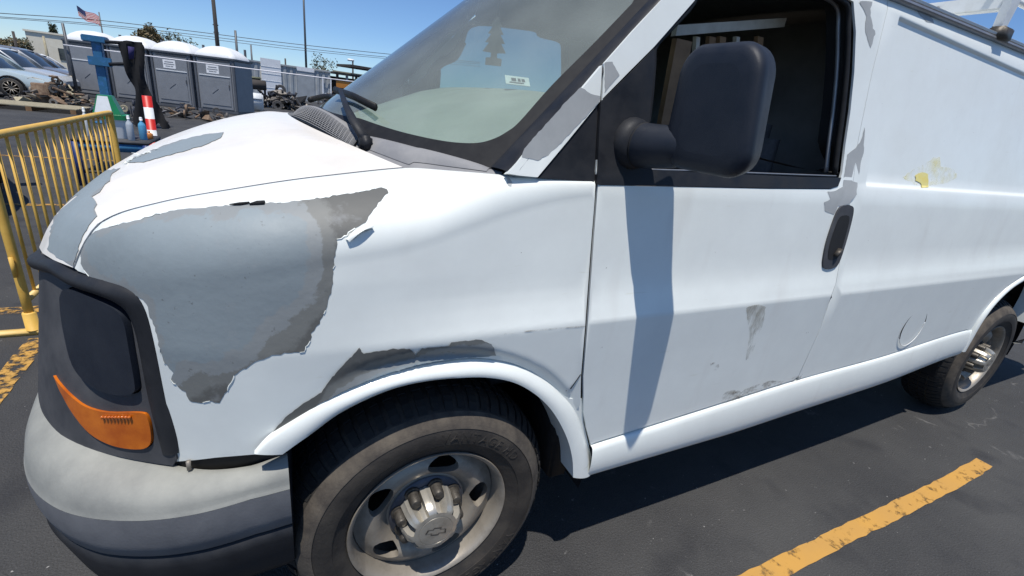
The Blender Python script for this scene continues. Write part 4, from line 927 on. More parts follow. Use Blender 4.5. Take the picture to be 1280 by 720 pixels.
def make_wheel(c, spin=0., letters=True):
    c = np.array(c, float)
    a0 = math.radians(5)+spin
    th = np.linspace(0, 2*math.pi, 96, endpoint=False); out = np.stack([.202*np.cos(th), .202*np.sin(th)], 1)
    gp = [(r*math.cos(t), r*math.sin(t)) for r in (.03, .07, .10, .106, .112, .117, .122, .130, .138, .147, .156, .166, .175, .184, .192) for t in np.linspace(0, 2*math.pi, 60, endpoint=False)]
    P, T = cdt(out, [wheel_hole(a0+math.radians(72*k)) for k in range(5)], np.array(gp), .003)
    D = DiscS(); N = D.normal(P[:, 0], P[:, 1]); X = disc_f(P[:, 0], P[:, 1])
    Aa, Bb, Cc = X[T[:, 0]], X[T[:, 1]], X[T[:, 2]]; fl = np.cross(Bb-Aa, Cc-Aa)[:, 1].sum() > 0
    if fl: T = T[:, ::-1]
    V = list(X); F = [tuple(t) for t in T]; idx = {}
    for a, b in boundary(T):
        if np.hypot(*P[a]) > .2: continue
        for q in (a, b):
            if q not in idx: idx[q] = len(V); ctr = X[q]*np.array([1, 0, 1]); V.append(X[q]+np.array([0, .022, 0]))
        F.append((b, a, idx[a], idx[b]))
    V = np.array(V)
    w_ = obj('wheel', V+c, F, 'rim_steel', van, sharp=45)
    mb = MB(); mb.lathe([(.204, .083), (.206, .055), (.212, .036), (.219, .028), (.2235, .027), (.225, .031), (.222, .036), (.214, .046), (.206, .085), (.19, .13), (.19, .20)], c, 'y', 72); mb.F = [f for f in mb.F if len(f) == 4]; mb.obj('rim', 'rim_steel', w_, sharp=60)
    mb = MB(); mb.lathe([(.20, .10), (.20, .24), (.05, .24)], c, 'y', 40); mb.F = [f for f in mb.F if len(f) == 4]; mb.obj('brake_drum', 'dark_void', w_)
    prof = TY+[(.369, .088), (.372, .105), (.373, .15), (.372, .20), (.367, .225), (.36, .250), (.30, .275), (.22, .255), (.205, .235)]
    mb = MB(); mb.lathe(prof, c, 'y', 120); mb.F = [f for f in mb.F if len(f) == 4]; ty = mb.obj('tyre', 'tyre_rubber', w_, sharp=38)
    # dusty outer band of the sidewall
    mb = MB(); mb.lathe([(r, ty_y(r)-.0006) for r in (.3095, .317, .325, .332, .338, .344)], c, 'y', 120); mb.F = [f for f in mb.F if len(f) == 4]; mb.obj('dust_band', 'tyre_dust', w_)
    # tread: shoulder lugs and centre ribs, real blocks round the tyre
    mb = MB(); nb = 64
    for k in range(nb):
        t0 = 2*math.pi*k/nb; dt = 2*math.pi/nb*(.34 if k % 2 else .30)
        def blk(pts_in, pts_out):
            V_ = []
            for (r, y) in pts_in+pts_out:
                for s_ in (-1, 1):
                    t = t0+s_*dt/1.0*.5*1.9; V_.append((c[0]+r*math.cos(t), c[1]+y, c[2]+r*math.sin(t)))
            n_ = len(pts_in); F_ = []
            for i in range(n_-1): F_.append((2*n_+2*i, 2*n_+2*i+1, 2*n_+2*i+3, 2*n_+2*i+2))
            for s_ in (0, 1):
                for i in range(n_-1): F_.append((2*i+s_, 2*i+2+s_, 2*n_+2*i+2+s_, 2*n_+2*i+s_))
            F_.append((0, 1, 2*n_+1, 2*n_)); e = 2*(n_-1); F_.append((e, 2*n_+e, 2*n_+e+1, e+1)); mb.add(V_, F_)
        lo_ = .347 if k % 2 else .351
        blk([(lo_, .050), (.357, .066), (.364, .080), (.369, .105)], [(lo_, .046), (.362, .062), (.371, .078), (.378, .105)])
        blk([(.369, .115), (.371, .148)], [(.379, .115), (.380, .148)]); blk([(.371, .157), (.369, .192)], [(.380, .157), (.379, .192)]); blk([(.369, .204), (.361, .235)], [(.378, .204), (.370, .237)])
    td = mb.obj('tread', 'tread_shaded', w_, smooth=False); td['kind'] = 'stuff'
    if letters:
        for s_, size, r_, ang in (('VANTAGE HD', .038, .284, 62), ('LT245/75R16', .018, .286, 222), ('VANTAGE HD', .038, .284, 246+60)):
            V_, F_ = text_mesh(s_, size, .001); W = []
            for x, y, z in V_:
                t = math.radians(ang)-x/r_; rr_ = r_+y; W.append((c[0]+rr_*math.cos(t), c[1]+ty_y(rr_)-.0004-z, c[2]+rr_*math.sin(t)))
            lt = obj('lettering', W, F_, 'tyre_rubber', w_, smooth=False); lt['kind'] = 'stuff'
    # hub: dark recessed plate, eight lug nuts, notched cap with the cross-shaped badge
    mb = MB(); mb.lathe([(.108, .078), (.106, .073), (.08, .072), (.05, .071)], c, 'y', 48); mb.obj('hub_plate', 'hub_dark', w_)
    for k in range(8):
        t = math.radians(33+45*k)+spin; p = c+np.array([.084*math.cos(t), 0, .084*math.sin(t)])
        mb = MB(); mb.lathe([(.022, .073), (.022, .066), (.0165, .065), (.0150, .034), (.0125, .028), (.006, .026), (0, .026)], p, 'y', 12); mb.obj('lug_nut', 'lug_steel', w_, sharp=50)
    n = 96; prof_c = [(.086, .070), (.085, .058), (.082, .030), (.075, .006), (.066, -.006), (.060, -.0085), (.048, -.0095), (.0475, -.0082), (.046, -.0082), (.0455, -.0098), (.02, -.0108), (0, -.011)]
    V = []; F = []
    for (r0, h) in prof_c:
        for k in range(n):
            t = 2*math.pi*k/n; ph = (math.degrees(t)-math.degrees(spin)-33) % 45; d = min(ph, 45-ph)
            notch = float(sstep(12.5, 8.5, d))*float(sstep(.058, .066, r0)); r = r0*(1-.30*notch) if r0 > .06 else r0
            rib = .0012*math.sin(math.radians(d)*60) if (notch < .05 and r0 > .07) else 0
            V.append((c[0]+(r+rib)*math.cos(t), c[1]+h, c[2]+(r+rib)*math.sin(t)))
    for i in range(len(prof_c)-1):
        for k in range(n): F.append((i*n+k, i*n+(k+1) % n, (i+1)*n+(k+1) % n, (i+1)*n+k))
    obj('hub_cap', V, F, 'cap_chrome', w_, sharp=38)
    bt_ = [(-.030, -.007), (-.030+.004, .007), (-.011, .007), (-.009, .013), (.013, .013), (.011, .007), (.028, .007), (.031, -.007), (.012, -.007), (.010, -.013), (-.013, -.013), (-.011, -.007)]
    r_ = math.radians(-14)+spin; bt_ = [(x*math.cos(r_)-y*math.sin(r_), x*math.sin(r_)+y*math.cos(r_)) for x, y in bt_]
    mb = MB(); P_ = [(c[0]+x, c[1]-.0118, c[2]+y) for x, y in bt_]; mb.add(P_+[(c[0]+x*.86, c[1]-.0118, c[2]+y*.80) for x, y in bt_], [(i, (i+1) % 12, 12+(i+1) % 12, 12+i) for i in range(12)]); mb.obj('emblem', 'lug_steel', w_, smooth=False)
    return w_
make_wheel((0, .004, .377)); make_wheel((3.43, .010, .377), spin=.6, letters=False)
def right_wheel(c):
    w0 = [o for o in van.children if o.name.startswith('wheel') and not o.name.startswith('wheel_')][0 if c < 1 else 1]
    r = mirror('wheel', w0, van)
    for ch in list(w0.children):
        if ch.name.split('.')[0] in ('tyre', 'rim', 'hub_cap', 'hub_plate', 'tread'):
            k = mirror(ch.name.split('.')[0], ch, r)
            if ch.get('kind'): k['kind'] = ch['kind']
right_wheel(0); right_wheel(3.43)

# --- cabin
mb = MB(); rows = []; u = np.linspace(-.95, .95, 40); b = ws_f(u, np.full(40, .02))
for k, (xx_, z_) in enumerate([(0., 1.312), (.12, 1.342), (.3, 1.392), (.5, 1.442), (.72, 1.492), (.9, 1.518), (.98, 1.518), (1.0, 1.50), (1.01, 1.10)]):
    xx = (b[:, 0]+.035)*(1-xx_)+(.50-.05*u**2)*xx_
    rows.append(np.stack([xx, np.clip(b[:, 1], .15, 1.86), z_+.012*(1-u**2)-.03*xx_*u**4], 1))
mb.loft(rows); dash = mb.obj('dashboard', 'dash_plastic', van)  # rear slope raised to stand in for a reflection in the windshield
for (y0, y1, x0, x1) in []:
    mb = MB(); dz0 = float(np.interp(((x0+x1)/2+.1)/.6, [0, .3, .5, .72, 1], [1.33, 1.385, 1.425, 1.46, 1.48])); mb.box((x0, y0, dz0-.006), (x1, y1, dz0+.004)); mb.obj('defrost_vent', 'cowl_plastic', dash)
mb = MB(); t = np.linspace(0, 2*math.pi, 40); mb.tube([(.66+.06*math.sin(a), .52+.18*math.cos(a), 1.20+.17*math.sin(a)) for a in t], .016, 8, caps=False); mb.tube([(.66, .35, 1.2), (.63, .52, 1.19), (.66, .69, 1.2)], .02, 8); mb.tube([(.63, .52, 1.19), (.45, .52, 1.10)], .04, 8); sw = mb.obj('steering_wheel', 'rubber_seal', van); sw['kind'] = 'stuff'; del sw['kind']
for y in (.30, 1.20):
    mb = MB(); mb.box((.88, y, .80), (1.38, y+.5, .98), .05); st = mb.obj('seat', 'seat_cloth', van)
    mb = MB(); mb.box((1.30, y+.02, .95), (1.44, y+.48, 1.52), .05); mb.obj('seat_back', 'seat_cloth', st)
    mb = MB(); mb.box((1.34, y+.13, 1.56), (1.43, y+.37, 1.74), .03); mb.obj('headrest', 'seat_cloth', st)
mb = MB(); mb.box((.2, .16, .70), (4.7, 1.85, .72)); mb.obj('floor_pan', 'dark_void', van)
mb = MB(); mb.box((1.62, .20, .72), (1.65, 1.81, 1.92)); mb.obj('bulkhead', 'cab_grey', van)
# inside skin of the near door and the cargo walls
for y in (.13, 1.86): 
    mb = MB(); mb.box((.46, y, .70), (1.60, y+.02, 1.335)); mb.obj('door_trim', 'cab_grey', van)
# boards set just inside the window opening
for k, (a, b_, r_) in enumerate([(U(832, 175, y=.26), U(856, 50, y=.26), .03)]):
    mb = MB(); d_ = np.array([.030, 0, 0]); mb.loft([[a-d_, a+d_, a+d_+[0, .02, 0], a-d_+[0, .02, 0]], [b_-d_, b_+d_, b_+d_+[0, .02, 0], b_-d_+[0, .02, 0]]], closed=True, caps=True); mb.obj('upright_board', 'wood_board', van, smooth=False)
a, b_ = U(846, 38, y=.28), U(982, 28, y=.36); d_ = np.array([0, 0, .014])
mb = MB(); mb.loft([[a-d_, a+d_, a+d_+[0, .02, 0], a-d_+[0, .02, 0]], [b_-d_, b_+d_, b_+d_+[0, .02, 0], b_-d_+[0, .02, 0]]], closed=True, caps=True); mb.obj('shelf_board', 'pale_board', van, smooth=False)
for px, m_ in ((872, 'pale_board'), (890, 'wood_board'), (903, 'wood_board'), (922, 'pale_board'), (950, 'wood_board')):
    a, b_ = U(px+1, 46, y=.33), U(px-4, 130, y=.33); d_ = np.array([.014 if m_ == 'wood_board' else .008, 0, 0])
    mb = MB(); mb.loft([[a-d_, a+d_, a+d_+[0, .015, 0], a-d_+[0, .015, 0]], [b_-d_, b_+d_, b_+d_+[0, .015, 0], b_-d_+[0, .015, 0]]], closed=True, caps=True); mb.obj('shelf_slat', m_, van, smooth=False)
# grab handle on the far pillar
mb = MB(); mb.tube(smooth_line([U(540, 112, y=1.55), U(539, 92, y=1.55), U(552, 78, y=1.55), U(568, 70, y=1.55), U(578, 52, y=1.55)], 6), .022, 8); mb.obj('grab_handle', 'rubber_seal', van)

# things in the cab that are not the van's
p = U(619, 52, y=.85)
def tree_card(p):
    """flat card cut like a fir, hanging on a cord from the mirror"""
    hw = [(.0, .075), (.010, .060), (.018, .045), (.011, .044), (.025, .022), (.015, .021), (.032, -.004), (.020, -.005), (.038, -.032), (.010, -.034), (.010, -.048), (.026, -.050), (.026, -.072)]
    P = hw+[(-a, b) for a, b in hw[::-1]]; n = len(P); dx = np.array([.80, -.6, 0]); V = [p+dx*a*1.15+np.array([0, 0, b*1.1])+np.array([.3, .4, 0])*t for t in (-.004, .004) for a, b in P]
    F = [(i, (i+1) % n, n+(i+1) % n, n+i) for i in range(n)]
    P2 = np.array(P)+np.random.default_rng(0).normal(0, 1e-5, (n, 2)); Pv, T = cdt(P2, [], np.zeros((0, 2)), .01)
    mp = [int(np.argmin(((P2-q)**2).sum(1))) for q in Pv]; F += [tuple(mp[i] for i in t) for t in T]+[tuple(n+mp[i] for i in t[::-1]) for t in T]
    o = tag(obj('air_freshener', V, F, 'seat_cloth', None, smooth=False), 'dark fir shaped air freshener hanging behind the windshield', 'air freshener'); return o
af = tree_card(p)
mb = MB(); mb.tube([p+[0, 0, .08], p+[.02, .02, .26]], .0015, 5); mb.obj('cord', 'cable', af)
p = U(640, 106, x=.43); q = obj('paper_slip', [p+np.array(v) for v in [(-.04, -.035, .0), (.035, -.07, .0), (.062, 0, .03), (-.015, .035, .03)]], [(0, 1, 2, 3)], 'paper', smooth=False)
md = q.modifiers.new('thickness', 'SOLIDIFY'); md.thickness = .002
tag(q, 'white printed paper slip lying on the dashboard', 'paper')
V0 = np.array([v.co[:] for v in q.data.vertices]); ex, ey = V0[1]-V0[0], V0[3]-V0[0]; nn = np.cross(ex, ey); nn /= np.linalg.norm(nn)
for i, (a, b_, c_, d_) in enumerate([(.25, .35, .2, .35), (.52, .35, .12, .35), (.68, .35, .14, .35), (.15, .12, .6, .10)]):
    obj('print_mark', [V0[0]+ex*(a+x*c_)+ey*(b_+y*d_)+nn*.0018 for x, y in ((0, 0), (1, 0), (1, 1), (0, 1))], [(0, 1, 2, 3)], 'ink', q, smooth=False)

# ================================================================== what stands beyond the van
# --- yellow crowd barrier
def crowd_barrier(x, y0, y1, label):
    b = thing('crowd_barrier', label, 'barrier', (x, y0, 0)); H = 1.05
    mb = MB(); mb.tube(smooth_line([(x, y0, .06), (x, y0, H-.09), (x, y0+.03, H-.02), (x, y0+.10, H), (x, (y0+y1)/2, H), (x, y1-.10, H), (x, y1-.03, H-.02), (x, y1, H-.09), (x, y1, .06)], 5), .021, 10); mb.obj('frame', 'yellow_steel', b)
    mb = MB(); mb.tube([(x, y0, .20), (x, y1, .20)], .017, 8); mb.obj('lower_rail', 'yellow_pale', b)
    n = 18
    for k in range(1, n):
        y = y0+(y1-y0)*k/n; mb = MB(); mb.tube([(x, y, .20), (x, y, H)], .0085, 7); mb.obj('bar', 'yellow_steel', b)
    for y in (y0, y1):
        mb = MB(); mb.box((x-.33, y-.022, .0), (x+.05, y+.022, .030), .005); f_ = mb.obj('foot', 'yellow_pale', b)
        mb = MB(); mb.lathe([(.030, .03), (.030, .13), (.024, .135)], (x, y, 0), 'z', 12); mb.obj('socket', 'yellow_steel', f_)
    mb = MB(); mb.tube([(x, y0-.035, .35), (x, y0-.035, .46)], .010, 8); mb.obj('hook', 'yellow_steel', b)
crowd_barrier(-1.575, 2.325, 4.60, 'yellow steel crowd barrier with thin upright bars beside the van')

# --- cars
def car(name, label, loc, rz, paint, L=4.6, W=1.8, H=1.46, group=None, suv=False, wheelm='rim_steel', lamp='lamp_clear'):
    c = thing(name, label, 'car', (*loc[:2], 0), group, rz); K = H/1.46
    def pr(V): return V
    st = [(-.50, .40, .62, .78), (-.485, .28, .80, .90), (-.44, .22, .90, .96), (-.36, .20, .95, 1.0), (-.10, .19, .95, 1.0), (.10, .19, .93, 1.0), (.20, .19, .90, 1.0), (.32, .20, .83, .98), (.42, .21, .74, .93), (.475, .24, .66, .84), (.50, .32, .56, .70)]
    def build(nm, m, stations, fn, parent=c, closed=True, sharp=40):
        mb = MB(); mb.loft([fn(s) for s in stations], closed=closed, caps=closed)
        me = bpy.data.meshes.new(nm); me.from_pydata(mb.V, [], mb.F); me.update(); o = link(nm, me, m, parent, False)
        me.polygons.foreach_set('use_smooth', [True]*len(me.polygons)); me.set_sharp_from_angle(angle=math.radians(sharp)); return o
    def sec(s):
        x, zb, zt, wk = s; w = W/2*wk; zt *= K
        P = [(w*.86, zb), (w*.97, zb+.08), (w, zb+(zt-zb)*.45), (w*.985, zb+(zt-zb)*.72), (w*.93, zt-.02), (w*.80, zt), (0, zt+.02)]
        P = P+[(-a, b) for a, b in P[-2::-1]]; return [(x*L, a, b) for a, b in P]
    build('body', paint, st, sec)
    r0, r1 = (-.40, -.30) if not suv else (-.475, -.44)
    gs = [(r0, .935, .0), (r0+.07, .935, .62), (r1+.10, .95, .96), (-.10, .95, 1.0), (.04, .94, .97), (.10, .93, .84), (.165, .915, .50), (.235, .89, .0)]
    zr_ = H
    def gsec(s, infl=0., only=None):
        x, bz_, k = s; zb = bz_*K-.01; zt = zb+(zr_-zb)*k; w0 = W/2*.93; w1 = W/2*(.93-.20*k)
        P = [(w0+infl, zb), (w0*(1-.5*k*.18)+infl, zb+(zt-zb)*.5), (w1+infl, zt-.04*k), (w1-.08*k, zt+infl), (0, zt+.015*k+infl)]
        P = P+[(-a, b) for a, b in P[-2::-1]]; return [(x*L, a, b) for a, b in P]
    build('windows', 'car_glass', gs, gsec)
    def roofsec(s): return [p for p in gsec(s, .008)][2:-2]
    build('roof', paint, [g for g in gs if g[2] > .8], roofsec, closed=False)
    # pillars
    for sg in (1, -1):
        for xs0, xs1 in ((.235, .05), (-.075, -.085), (r0, r1+.10)):
            def gp(x, k):
                bz = np.interp(x, [g[0] for g in gs], [g[1] for g in gs]); kk = np.interp(x, [g[0] for g in gs], [g[2] for g in gs]); zb = bz*K-.01; zt = zb+(zr_-zb)*kk
                return np.array([x*L, sg*((W/2*.93)*(1-k)+W/2*(.93-.20*kk)*k+.012), zb+(zt-zb)*k])
            a, b, m_ = gp(xs0, 0.), gp(xs1, .98), gp((xs0+xs1)/2, .98)
            mb = MB(); pts = [gp(xs0, .0), gp((xs0*2+xs1)/3, .98 if xs0 != -.075 else .4), gp((xs0+2*xs1)/3, .98 if xs0 != -.075 else .7), gp(xs1, .98)]; mb.tube(pts, .035, 6)
            me = bpy.data.meshes.new('pillar'); me.from_pydata(mb.V, [], mb.F); link('pillar', me, paint if xs0 != -.075 else 'car_glass', c)
    for xw in (.31, -.29):
        for sg in (1, -1):
            mb = MB(); mb.lathe([(.20, .0), (.30, .0), (.325, .03), (.33, .10), (.325, .19), (.30, .21)], (0, 0, 0), 'y', 24); me = bpy.data.meshes.new('wheel'); me.from_pydata(mb.V, [], mb.F); w_ = link('wheel', me, 'tyre_rubber', c)
            w_.location = (xw*L, sg*(W/2+.012), .33); w_.rotation_euler = (0, 0, 0 if sg < 0 else math.pi)
            mb = MB()
            for k in range(10):
                t = 2*math.pi*k/10; mb.tube([(.03*math.cos(t), -.006, .03*math.sin(t)), (.20*math.cos(t), -.004, .20*math.sin(t))], .016, 5)
            mb.lathe([(.205, .004), (.225, -.008), (.222, .01)], (0, 0, 0), 'y', 24); mb.lathe([(.0, -.015), (.05, -.012), (.05, .0)], (0, 0, 0), 'y', 12)
            me = bpy.data.meshes.new('rim'); me.from_pydata(mb.V, [], mb.F); link('rim', me, wheelm, w_)
            mb = MB(); t = np.linspace(-.2, math.pi+.2, 18); mb.tube([(xw*L+.365*math.cos(a), sg*(W/2*.992), .33+.365*math.sin(a)) for a in t], .028, 6); me = bpy.data.meshes.new('wheel_arch'); me.from_pydata(mb.V, [], mb.F); link('wheel_arch', me, 'rubber_seal', c)
    for sg in (1, -1):
        mb = MB(); P = [(.49, .50, .56), (.455, .80, .60), (.40, .905, .69), (.43, .84, .74), (.47, .62, .68)]
        V_ = [(x*L+.006+.0*z, sg*y*W/2, z*K) for x, y, z in P]+[(x*L-.05, sg*y*W/2*.94, z*K) for x, y, z in P]; mb.add(V_, [(0, 1, 2, 3, 4)]+[(i, (i+1) % 5, 5+(i+1) % 5, 5+i) for i in range(5)]); me = bpy.data.meshes.new('headlight'); me.from_pydata(mb.V, [], mb.F); link('headlight', me, lamp, c, False)
        mb = MB(); mb.box((.13*L, sg*W/2*.93, .93*K), (.17*L, sg*(W/2+.16), 1.06*K), .03); me = bpy.data.meshes.new('wing_mirror'); me.from_pydata(mb.V, [], mb.F); link('wing_mirror', me, paint, c)
        mb = MB(); mb.box((-.505*L, sg*.50*W, .62*K), (-.47*L, sg*.30*W, .80*K), .02); me = bpy.data.meshes.new('tail_light'); me.from_pydata(mb.V, [], mb.F); link('tail_light', me, 'red_paint', c)
    mb = MB(); mb.box((.478*L, -.52, .30), (.506*L, .52, .46), .03); me = bpy.data.meshes.new('grille'); me.from_pydata(mb.V, [], mb.F); link('grille', me, 'rubber_seal', c)
    mb = MB(); mb.box((.44*L, -.80, .22), (.492*L, .80, .30), .03); me = bpy.data.meshes.new('bumper_lip'); me.from_pydata(mb.V, [], mb.F); link('bumper_lip', me, 'rubber_seal', c)
    return c
def nose_at(x, y, rz, L): return (x-math.cos(rz)*L/2, y-math.sin(rz)*L/2)
G_ = 'cars parked side by side across the lot'
car('parked_car', 'pale mint sedan, first in the row of parked cars', nose_at(-6.75, 21.9, -.12, 4.6), -.12, 'car_mint', group=G_)
car('parked_car', 'silver hatchback parked between the mint sedan and the dark grey car', nose_at(-7.15, 25.0, -.1, 4.4), -.1, 'car_silver', L=4.4, H=1.55, group=G_, suv=True)
car('parked_car', 'dark grey car with silver roof edge, behind the silver hatchback', nose_at(-7.5, 28.2, -.08, 4.7), -.08, 'car_grey', L=4.7, H=1.62, group=G_, suv=True)
car('parked_car', 'white car at the far end of the parked row', nose_at(-8.1, 31.6, -.06, 4.6), -.06, 'car_white', L=4.6, H=1.5, group=G_)
hd_ = math.atan2(-1, .46); cx, cy = -2.50, 4.95
fx, fy = math.cos(hd_), math.sin(hd_); lx, ly = -fy, fx
car('parked_car', 'silver car with its front corner just past the yellow barrier', (cx-fx*2.25-lx*.9*1+0, cy-fy*2.25-ly*.9), hd_, 'car_silver', L=4.6)

# --- portable toilets
P0, P1 = np.array([-7.70, 26.66]), np.array([-1.371, 23.218]); dv = P1-P0; Lr = np.linalg.norm(dv); rzt = math.atan2(dv[1], dv[0]); tw = Lr/4
def toilet(label, loc, sticker):
    t = thing('portable_toilet', label, 'toilet', (*loc, 0), 'portable toilets in a row', rzt); W_ = tw*.94
    def pt(nm, mb, m, parent=t, sharp=35):
        me = bpy.data.meshes.new(nm); me.from_pydata(mb.V, [], mb.F); me.update(); o = link(nm, me, m, parent, False); me.polygons.foreach_set('use_smooth', [True]*len(me.polygons)); me.set_sharp_from_angle(angle=math.radians(sharp)); return o
    mb = MB(); mb.box((-W_/2, 0, .10), (W_/2, 1.25, 2.10), .03); pt('cabin', mb, 'toilet_grey')
    mb = MB(); mb.box((-W_/2-.03, -.05, 0), (W_/2+.03, 1.3, .12), .02); pt('skid', mb, 'toilet_dark')
    for x in (-W_/2+.05, W_/2-.05):
        mb = MB(); mb.box((x-.05, -.035, .12), (x+.05, .03, 2.10), .01); pt('corner_post', mb, 'toilet_dark')
    mb = MB(); mb.box((-W_/2+.16, -.045, .16), (W_/2-.16, 0, 1.98), .012); d = pt('door', mb, 'toilet_grey')
    mb = MB(); mb.box((-W_/2+.24, -.060, .30), (W_/2-.24, -.04, 1.30), .012); pt('door_panel', mb, 'toilet_grey', d)
    mb = MB(); mb.box((-W_/2+.20, -.062, 1.42), (W_/2-.20, -.04, 1.46), .004); pt('door_ledge', mb, 'toilet_roof', d)
    mb = MB(); mb.tube([(W_/2-.26, -.07, 1.0), (W_/2-.26, -.07, 1.14)], .02, 6); pt('handle', mb, 'toilet_dark', d)
    mb = MB(); mb.tube([(-.15, -.064, .75), (.12, -.064, .95)], .008, 5); pt('groove', mb, 'toilet_dark', d)
    for k in range(7):
        mb = MB(); mb.box((-W_/2+.2, -.048, 2.00+.013*k), (W_/2-.2, -.034, 2.006+.013*k)); pt('vent_slot', mb, 'toilet_dark', d)
    if sticker:
        mb = MB(); mb.box((-.32, -.052, 1.52), (.20, -.040, 1.84), .004); s = pt('sticker', mb, 'white_panel', d)
        for k, (a, b, z) in enumerate([(-.24, .12, 1.76), (-.28, .16, 1.68), (-.22, -.02, 1.60), (.0, .1, 1.60)]):
            mb = MB(); mb.box((a, -.0545, z-.018), (b, -.0515, z+.018)); pt('print_mark', mb, 'toilet_grey', s)
    # domed white roof with an eave
    mb = MB(); mb.box((-W_/2-.04, -.07, 2.09), (W_/2+.04, 1.32, 2.17), .02); pt('eave', mb, 'toilet_dark')
    secs = []
    for k, h in [(.97, 2.165), (.955, 2.22), (.88, 2.31), (.74, 2.42), (.55, 2.52), (.33, 2.585), (.08, 2.61)]:
        secs.append([(x, y, h) for x, y in rr(0, .62, (W_/2+.03)*k, .68*k, .22*k, 5)])
    mb = MB(); mb.loft(secs, closed=True); mb.F.append(tuple((len(secs)-1)*24+i for i in range(24))); pt('dome', mb, 'toilet_roof', sharp=60)
    mb = MB(); mb.tube([(W_/2-.15, 1.1, 2.2), (W_/2-.15, 1.1, 2.62)], .05, 8); pt('vent_pipe', mb, 'toilet_dark')
for k, (lb, st_) in enumerate([('grey portable toilet behind the blue steel post', False), ('grey portable toilet behind the draped black sheet', False), ('grey portable toilet with white sticker, second from the corrugated fence', True), ('grey portable toilet with white sticker, beside the corrugated fence', True)]):
    toilet(lb, P0+dv*(k+.5)/4, st_)

# --- corrugated fence and what belongs to it
F0, F1 = np.array([-2.334, 55.46]), np.array([8.443, 58.845]); fd = (F1-F0)/np.linalg.norm(F1-F0); fnm = np.array([fd[1], -fd[0]]); FH = 3.25
def fpx(px):
    """distance along the fence seen at a column of the photograph"""
    best = min(np.linspace(0, 26, 2000), key=lambda s: abs(PJ([(*(F0+fd*s), 1.6)])[0][0]-px)); return best
fence = thing('corrugated_fence', 'long grey corrugated metal fence behind the portable toilets', 'fence', (*F0, 0))
def corr(a, b, z0, z1, m='container_grey', nm='corrugated_panel', amp=.10, pitch=.62):
    L_ = []; s = a
    while s < b:
        for ds, d in ((0, 0), (pitch*.28, 0), (pitch*.42, amp), (pitch*.78, amp), (pitch*.92, 0)):
            if s+ds <= b: L_.append((s+ds, d))
        s += pitch
    L_.append((b, 0)); P = [F0+fd*s-fnm*d*-1 for s, d in L_]; mb = MB(); mb.loft([[(*p, z0) for p in P], [(*p, z1) for p in P]]); return mb.obj(nm, m, fence, smooth=False)
marks = {k: fpx(k) for k in (300, 326, 352, 371, 393, 413, 440, 470)}
corr(marks[300]-1.5, marks[326], 0, FH); corr(marks[352], marks[371], 0, FH-.1); corr(marks[393], marks[413], 0, FH-.15)
def slab(a, b, z0, z1, d0, d1, nm, m, parent):
    P = [F0+fd*a, F0+fd*b]; mb = MB(); V_ = [(*(P[i]+fnm*d), z) for d in (d0, d1) for i, z in ((0, z0), (1, z0), (1, z1), (0, z1))]
    mb.add(V_, [(0, 1, 2, 3), (7, 6, 5, 4), (0, 4, 5, 1), (1, 5, 6, 2), (2, 6, 7, 3), (3, 7, 4, 0)]); return mb.obj(nm, m, parent, smooth=False)
slab(marks[371], marks[393], 0, FH-.35, .0, .06, 'gate_leaf', 'container_grey', fence); slab(marks[371], marks[393], FH-.35, FH+.05, .0, .10, 'gate_header', 'white_panel', fence)
for a, b in ((300, 326), (352, 371), (393, 413)):
    slab(marks[a]-(1.5 if a == 300 else 0), marks[b], FH-.12, FH+.02, -.02, .16, 'top_rail', 'container_grey', fence)
m0, m1 = marks[326]+.05, marks[352]-.05
wp = thing('white_board', 'tall white sheet standing between corrugated fence panels', 'panel', (*(F0+fd*m0), 0))
slab(m0, m1, .05, FH+.35, .05, .14, 'sheet', 'white_panel', wp)
for z in (.9, 1.55, 2.2, 2.85): slab(m0, m1, z, z+.035, .14, .16, 'sheet_joint', 'toilet_roof', wp)
a0, a1 = marks[413]-1.0, marks[413]+.0
wf = thing('window_frame', 'small white window frame leaning on the corrugated fence end', 'window', (*(F0+fd*a0), 0))
for q in ((a0, a0+.12, .9, 2.6), (a1-.12, a1, .9, 2.6), (a0+.12, a1-.12, .9, 1.02), (a0+.12, a1-.12, 2.48, 2.6)): slab(*q, .22, .3, 'frame_bar', 'white_panel', wf)
shed = thing('lean_to_shed', 'dark open shed with flat roof beyond the fence', 'shed', (*(F0+fd*marks[413]), 0))
slab(marks[413]+.2, marks[470]+6, 0, 2.9, -2.5, -2.4, 'back_wall', 'pole_wood', shed); slab(marks[413]+.1, marks[470]+6, 3.15, 3.3, -2.6, .6, 'roof', 'pole_wood', shed); slab(marks[440]-.6, marks[470]+6, 4.0, 4.25, -2.6, 1.0, 'upper_roof', 'pole_wood', shed)
for k in range(7): s0 = marks[413]+.6+k*1.1; slab(s0, s0+.22, 0, 3.15, .1, .3, 'post', 'container_grey' if k % 2 else 'pole_wood', shed)
slab(marks[413]+.1, marks[470]+6, 3.3, 3.42, .45, .62, 'fascia', 'scrap_tan', shed)
so_ = thing('orange_sign', 'small orange sign on the dark shed', 'sign', (*(F0+fd*(marks[413]+1.3)), 0)); slab(marks[413]+.5, marks[413]+2.6, 1.75, 2.45, .35, .40, 'board', 'sign_orange', so_)

# --- beige building, far left
p = U(36, 41, y=62); bw = thing('beige_building', 'low beige flat roofed building behind the parked cars', 'building', (-14, 62, 0))
mb = MB(); mb.box((-19.6, 62, 0), (6, 70, 3.30)); mb.obj('wall', 'stucco_beige', bw, smooth=False)
mb = MB(); mb.box((-19.7, 61.9, 3.302), (6.1, 70.1, 3.45)); mb.obj('parapet', 'stucco_beige', bw, smooth=False)
for x in (-17.5, -13.2): mb = MB(); mb.box((x, 61.94, 1.2), (x+1.4, 62, 2.2)); mb.obj('window', 'car_glass', bw, smooth=False)

